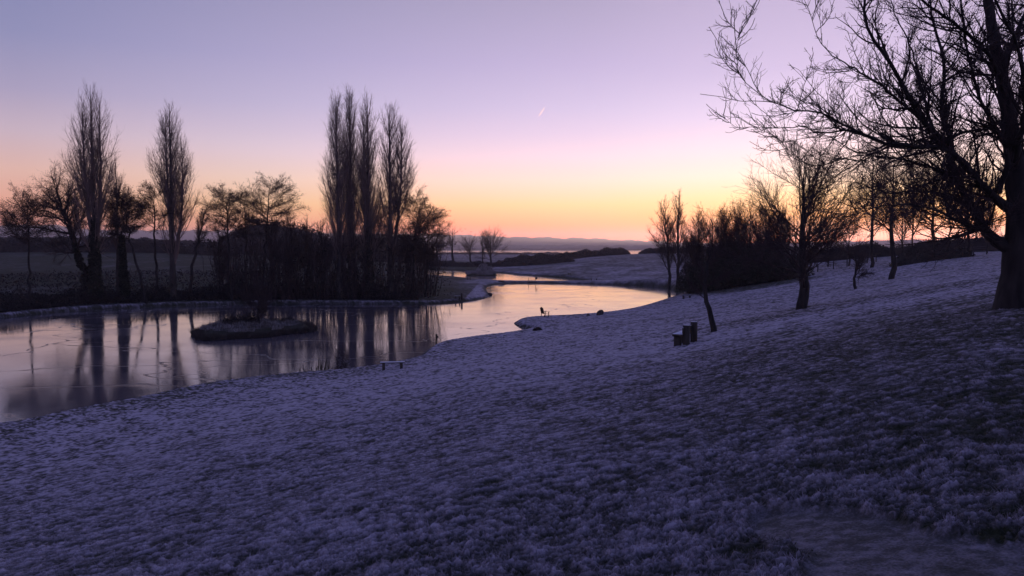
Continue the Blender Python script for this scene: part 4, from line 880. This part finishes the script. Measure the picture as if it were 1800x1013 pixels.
# slatted garden chair on the spit
def lounge_chair(loc, rz, label, sc=1.0):
    o = empty('garden_chair', loc, rz); tag(o, label, 'chair'); o.scale = (sc,) * 3
    mb = MB(); mb.box(.08, 0, .36, .58, .52, .05, ry=.12); mb.build('seat', M_woodd, o)
    mb = MB()
    for i in range(5):
        hgt = .80 - .045 * abs(i - 2) ** 1.6
        mb.box(-.27 - .06, (i - 2) * .112, .36 + hgt / 2, .035, .10, hgt, ry=-.30)
    mb.build('backrest', M_woodd, o)
    for s_ in (-1, 1):
        MB().box(.14, s_ * .33, .58, .66, .12, .035).build('armrest', M_woodd, o)
        MB().box(.36, s_ * .31, .25, .09, .05, .66).build('leg', M_woodd, o)
        MB().box(-.22, s_ * .29, .20, .07, .05, .50, ry=.35).build('leg', M_woodd, o)
    return o
G = ground_at(957, 557.5); lounge_chair(G, radians(38), 'high-backed garden chair on the grassy spit', 1.1)
# seat on the peninsula
G = ground_at(807, 526); o = empty('waterside_bench', G, radians(-8)); tag(o, 'short bench with one raised end on the frosty peninsula across the pond', 'bench')
MB().box(-.25, 0, .50, 1.1, .42, .07).build('seat', M_wood, o)
for s_ in (-.6, .08): MB().box(s_, 0, .2, .16, .36, .54).build('leg', M_woodd, o)
MB().box(.46, 0, .45, .26, .4, 1.1).build('back_post', M_woodd, o)
# rail and board on the causeway
q = onz(936, 498, .2); o = empty('causeway_rail', (q[0], q[1], .35)); tag(o, 'thin rail with a square board standing on the causeway', 'rail')
for s_ in (-1.0, .75): MB().box(s_, 0, .45, .10, .10, 1.3).build('post', M_woodd, o)
MB().box(-.1, 0, .62, 1.8, .06, .08).build('rail', M_woodd, o); MB().box(.95, -.06, 1.12, .55, .05, .6).build('board', M_woodd, o)
# boulders / clumps
def boulder(loc, sx_, sy_, sz_, label, seed, name='boulder', cat='boulder', m=M_stone, skew=0.0):
    th_ = np.linspace(0, 2 * pi, 24, endpoint=False); ph = np.linspace(0.02, pi * .62, 12); V = []
    for p in ph:
        for t_ in th_:
            w = 1 + .18 * sin(2 * t_ + seed) * sin(p * 2) + .22 * (vnoise(np.array([t_ * 1.1 + seed]), np.array([p * 2.0]), seed)[0] - .5) * (0 < t_ < 6)
            z = cos(p) * sz_; V.append((sin(p) * cos(t_) * sx_ * w + skew * z, sin(p) * sin(t_) * sy_ * w, z * (.9 + .2 * w) + sz_ * .05))
    F = []
    for i in range(11):
        for j in range(24): k = (j + 1) % 24; F.append((i * 24 + j, (i + 1) * 24 + j, (i + 1) * 24 + k, i * 24 + k))
    o = mk(name, V, F, m, smooth=True, loc=loc); return tag(o, label, cat)
M_rock = mat('dark_rock', (0.04, 0.036, 0.036), (0.08, 0.07, 0.07), 3, 0.9, 0.6)
G = ground_at(1054, 554); boulder(G, .40, .3, .55, 'dark humped boulder at the water edge right of the garden chair', 2, m=M_rock, skew=.35)
G = ground_at(1034, 555); boulder(G, .24, .2, .22, 'small dark boulder left of the humped one', 5, m=M_rock)
q = onz(881, 498.5); boulder((q[0], q[1] - .6, .1), .95, .7, .6, 'dark clump of rock at the left end of the causeway', 7, m=M_rock)
q = onz(861, 519); boulder((q[0], q[1], .05), .45, .7, .38, 'dark rock at the tip of the peninsula', 9, m=M_rock)
for px, lab in ((822.5, 'left of the two tiny posts on the bank before the second pond'), (826.5, 'right of the two tiny posts on the bank before the second pond')):
    G = ground_at(px, 492.5); o = empty('peg_post', G); tag(o, lab, 'post'); MB().box(0, 0, .35, .22, .22, .9).build('post', M_woodd, o); MB().box(0, 0, .82, .3, .3, .06).build('cap', M_woodd, o)
for px, py, w, h, lab in ((945, 581, .5, .32, 'dark rush clump in the notch behind the grassy spit'), (735, 540, 1.6, .5, 'dark rush clump at the end of the dark copse shore')):
    G = ground_at(px, py); shrub('rush_clump', G, w, w * .7, h, lab, int(px), M_bramble, n=380, leaf=.07, stems=20, cat='bush')
# reeds / cattails at the near shore
def reed(loc, h, seed, label, head=True):
    r = np.random.default_rng(seed); o = empty('reed_mace', loc); tag(o, label, 'reed', 'reed stems at the near shore')
    k = 6 if head else 4; P = []; R = []
    for i in range(k):
        b0 = np.array((r.normal() * .07, r.normal() * .07, -.1)); e0 = b0 + np.array((r.normal() * .12, r.normal() * .1, h * r.uniform(.55, 1)))
        P.append([b0 * (1 - s_) + e0 * s_ + np.array((0, 0, 0)) for s_ in np.linspace(0, 1, 5)]); R.append([.022, .020, .018, .014, .008])
    g_ = Geo(); g_.tube(P, R, 4); g_.build('stem', M_reed, o)
    if head:
        tip = np.array(P[0][-2]); g2 = Geo(); g2.tube([[tip, tip + (0, 0, .03), tip + (0, 0, .17), tip + (0, 0, .2)]], [[.006, .03, .03, .006]], 6); g2.build('seed_head', M_woodd, o)
    return o
M_reed2 = M_reed
rp = [(528, 640, .4), (537, 641, .55), (543, 641, .5), (550, 641, .3), (557, 642, .75), (563, 643, 1.05), (567, 642, .6), (572, 642, .9), (576, 641, 1.0), (584, 642, .45), (591, 643, .6), (597, 643, .5), (606, 644, .7)]
RL = ['short dead reeds, first from the left in the row by the near shore', 'short dead reeds, second from the left by the near shore', 'short dead reeds, third from the left by the near shore', 'shortest dead reeds in the row by the near shore', 'middling reeds just left of the leftmost tall seed-headed reed',
 'tallest reed with a seed head, leftmost of the three', 'short reeds between the leftmost and middle seed-headed reeds', 'shortest of the three seed-headed reeds, in the middle', 'rightmost of the three seed-headed reeds', 'short reeds just right of the three seed-headed reeds', 'dead reeds fourth from the right end of the row', 'dead reeds at the foot of the left twiggy bush', 'dead reeds at the right end of the row, beside the right twiggy bush']
for i, (px, py, h) in enumerate(rp):
    q = onz(px, 652.5 - (px - 528) * .035)
    reed((q[0], q[1], 0), h * 1.25, 300 + i, RL[i], h > .85)
# shrubby twigs in water right of the reeds
for i, (px, w, h, lab) in enumerate([(595, .5, 1.5, 'thin twiggy bush in the shallows, left of a pair by the reeds'), (606, .5, 1.2, 'thin twiggy bush in the shallows, right of a pair by the reeds')]):
    q = onz(px, 650); shrub('twiggy_bush', (q[0], q[1], 0.0), w, w, h * 1.15, lab, 340 + i, M_reedfrost, n=260, leaf=.04, stems=14, cat='bush')
# post and wire fence on the right field
def fence(pts, label, h=1.15, gap=2.6):
    P = np.array(pts, float); s_ = np.concatenate([[0], np.cumsum(np.hypot(*np.diff(P, axis=0).T))]); q = np.arange(0, s_[-1], gap)
    x = np.interp(q, s_, P[:, 0]); y = np.interp(q, s_, P[:, 1]); z = height(x, y); o = empty('post_and_wire_fence', (x[0], y[0], z[0])); tag(o, label, 'fence')
    for a, b_, c in zip(x, y, z): MB().box(a - x[0], b_ - y[0], c - z[0] + h / 2 - .1, .13, .13, h + .2).build('post', M_woodd, o)
    for hh in (.45, .8, 1.08):
        g_ = Geo(); g_.tube([[(a - x[0], b_ - y[0], c - z[0] + hh) for a, b_, c in zip(x, y, z)]], [[.012] * len(x)], 4); g_.build('wire', M_metal, o)
    return o
fence(pl([(1405, 118), (1450, 117), (1500, 119), (1540, 123)]), 'post and wire fence across the frosty field behind the round-crowned tree')
fence(pl([(1640, 128), (1700, 124), (1752, 122)]), 'post and wire fence in front of the skyline hedge left of the big trunk')
# birds over the estuary
def bird(loc, rz, label):
    o = empty('bird', loc, rz); tag(o, label, 'bird', 'birds above the middle distance trees')
    g_ = Geo(); g_.tube([[(-.28, 0, 0), (-.15, 0, .03), (.05, 0, .02), (.22, 0, .03), (.32, 0, .01)]], [[.03, .06, .08, .06, .01]], 8); g_.build('body', M_woodd, o)
    for s_ in (-1, 1): mk('wing', [(.10, s_ * .05, .05), (-.08, s_ * .05, .05), (-.05, s_ * .35, .20), (.10, s_ * .35, .20), (-.10, s_ * .75, .14), (.0, s_ * .75, .14), (.12, s_ * .05, .08), (-.06, s_ * .35, .23)], [(0, 1, 2, 3), (3, 2, 4, 5), (6, 1, 2, 7)], M_woodd, o)
for px, py, lab in ((812, 407, 'leftmost tiny bird in the glow above the far trees'), (818, 403, 'highest tiny bird in the glow above the far trees'), (828, 407.5, 'rightmost tiny bird in the glow above the far trees')):
    bird(tuple(at(px, py, 260)), radians(80), lab)

# contrail, high and sunlit
a = at(946, 206, 15000); b_ = at(958, 188, 15000)
g_ = Geo(); g_.tube([[a * (1 - s_) + b_ * s_ for s_ in (0, .3, .7, 1)]], [[3, 14, 12, 4]], 8)
tag(g_.build('contrail', M_contrail), 'short pale vapour trail slanting in the pink sky above the estuary', 'vapour trail')

# ------------------------------------------------------------------ foreground grass blades
rng = np.random.default_rng(4242); n = 620000
ph = rng.uniform(radians(-36), radians(36), n); r = np.exp(rng.uniform(math.log(2.6), math.log(26), n))
x = r * np.sin(ph); y = r * np.cos(ph); hh, _, _ = turf(x, y); pmm = path_mask(x, y)
keep = (rng.uniform(size=n) < .35 + 1.3 * (hh - .35)) & (rng.uniform(size=n) > pmm * 1.3); x, y, r, hh = x[keep], y[keep], r[keep], hh[keep]
wd = wdist(x, y); z = height(x, y, wd) + .095 * (.75 + .5 * vnoise(x * .15, y * .15, 7)) * (hh - .5); k = wd > .8
x, y, z, r, hh = x[k], y[k], z[k], r[k], hh[k]; fb = frost_shade_base(x, y, wdist(x, y)); n = len(x)
h = rng.uniform(.006, .026, n) * (.6 + hh); a = rng.uniform(0, 2 * pi, n); w = (.0016 + .00024 * r); bend = rng.uniform(.2, 1.9, n) * h; bd = rng.uniform(0, 2 * pi, n)
p0 = np.stack([x - np.cos(a) * w, y - np.sin(a) * w, z - .01], 1); p1 = np.stack([x + np.cos(a) * w, y + np.sin(a) * w, z - .01], 1); p2 = np.stack([x + np.cos(bd) * bend, y + np.sin(bd) * bend, z + h], 1)
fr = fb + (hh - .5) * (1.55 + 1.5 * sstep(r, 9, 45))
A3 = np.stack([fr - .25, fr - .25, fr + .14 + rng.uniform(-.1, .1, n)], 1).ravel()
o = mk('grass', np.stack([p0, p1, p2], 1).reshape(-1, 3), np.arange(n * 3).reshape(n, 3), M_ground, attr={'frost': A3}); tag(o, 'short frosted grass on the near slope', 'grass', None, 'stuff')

# ------------------------------------------------------------------ haze
HZ = bpy.data.materials.new('haze'); HZ.use_nodes = True; t = HZ.node_tree
for q in list(t.nodes):
    if q.type == 'BSDF_PRINCIPLED': t.nodes.remove(q)
pv = nd(t, 'ShaderNodeVolumePrincipled'); pv.inputs['Color'].default_value = (0.97, 0.90, 1.0, 1); pv.inputs['Density'].default_value = 1.8e-4; pv.inputs['Anisotropy'].default_value = 0.6
t.links.new(pv.outputs[0], [q for q in t.nodes if q.type == 'OUTPUT_MATERIAL'][0].inputs['Volume'])
hb_ = 6700; V = [(sx_ * hb_, sy_ * hb_, z) for z in (-14, 132) for sx_, sy_ in ((-1, -1), (1, -1), (1, 1), (-1, 1))]
o = mk('haze', V, [(3, 2, 1, 0), (4, 5, 6, 7), (0, 1, 5, 4), (1, 2, 6, 5), (2, 3, 7, 6), (3, 0, 4, 7)], HZ); tag(o, kind='stuff', label='thin dawn haze over the whole valley', cat='haze')
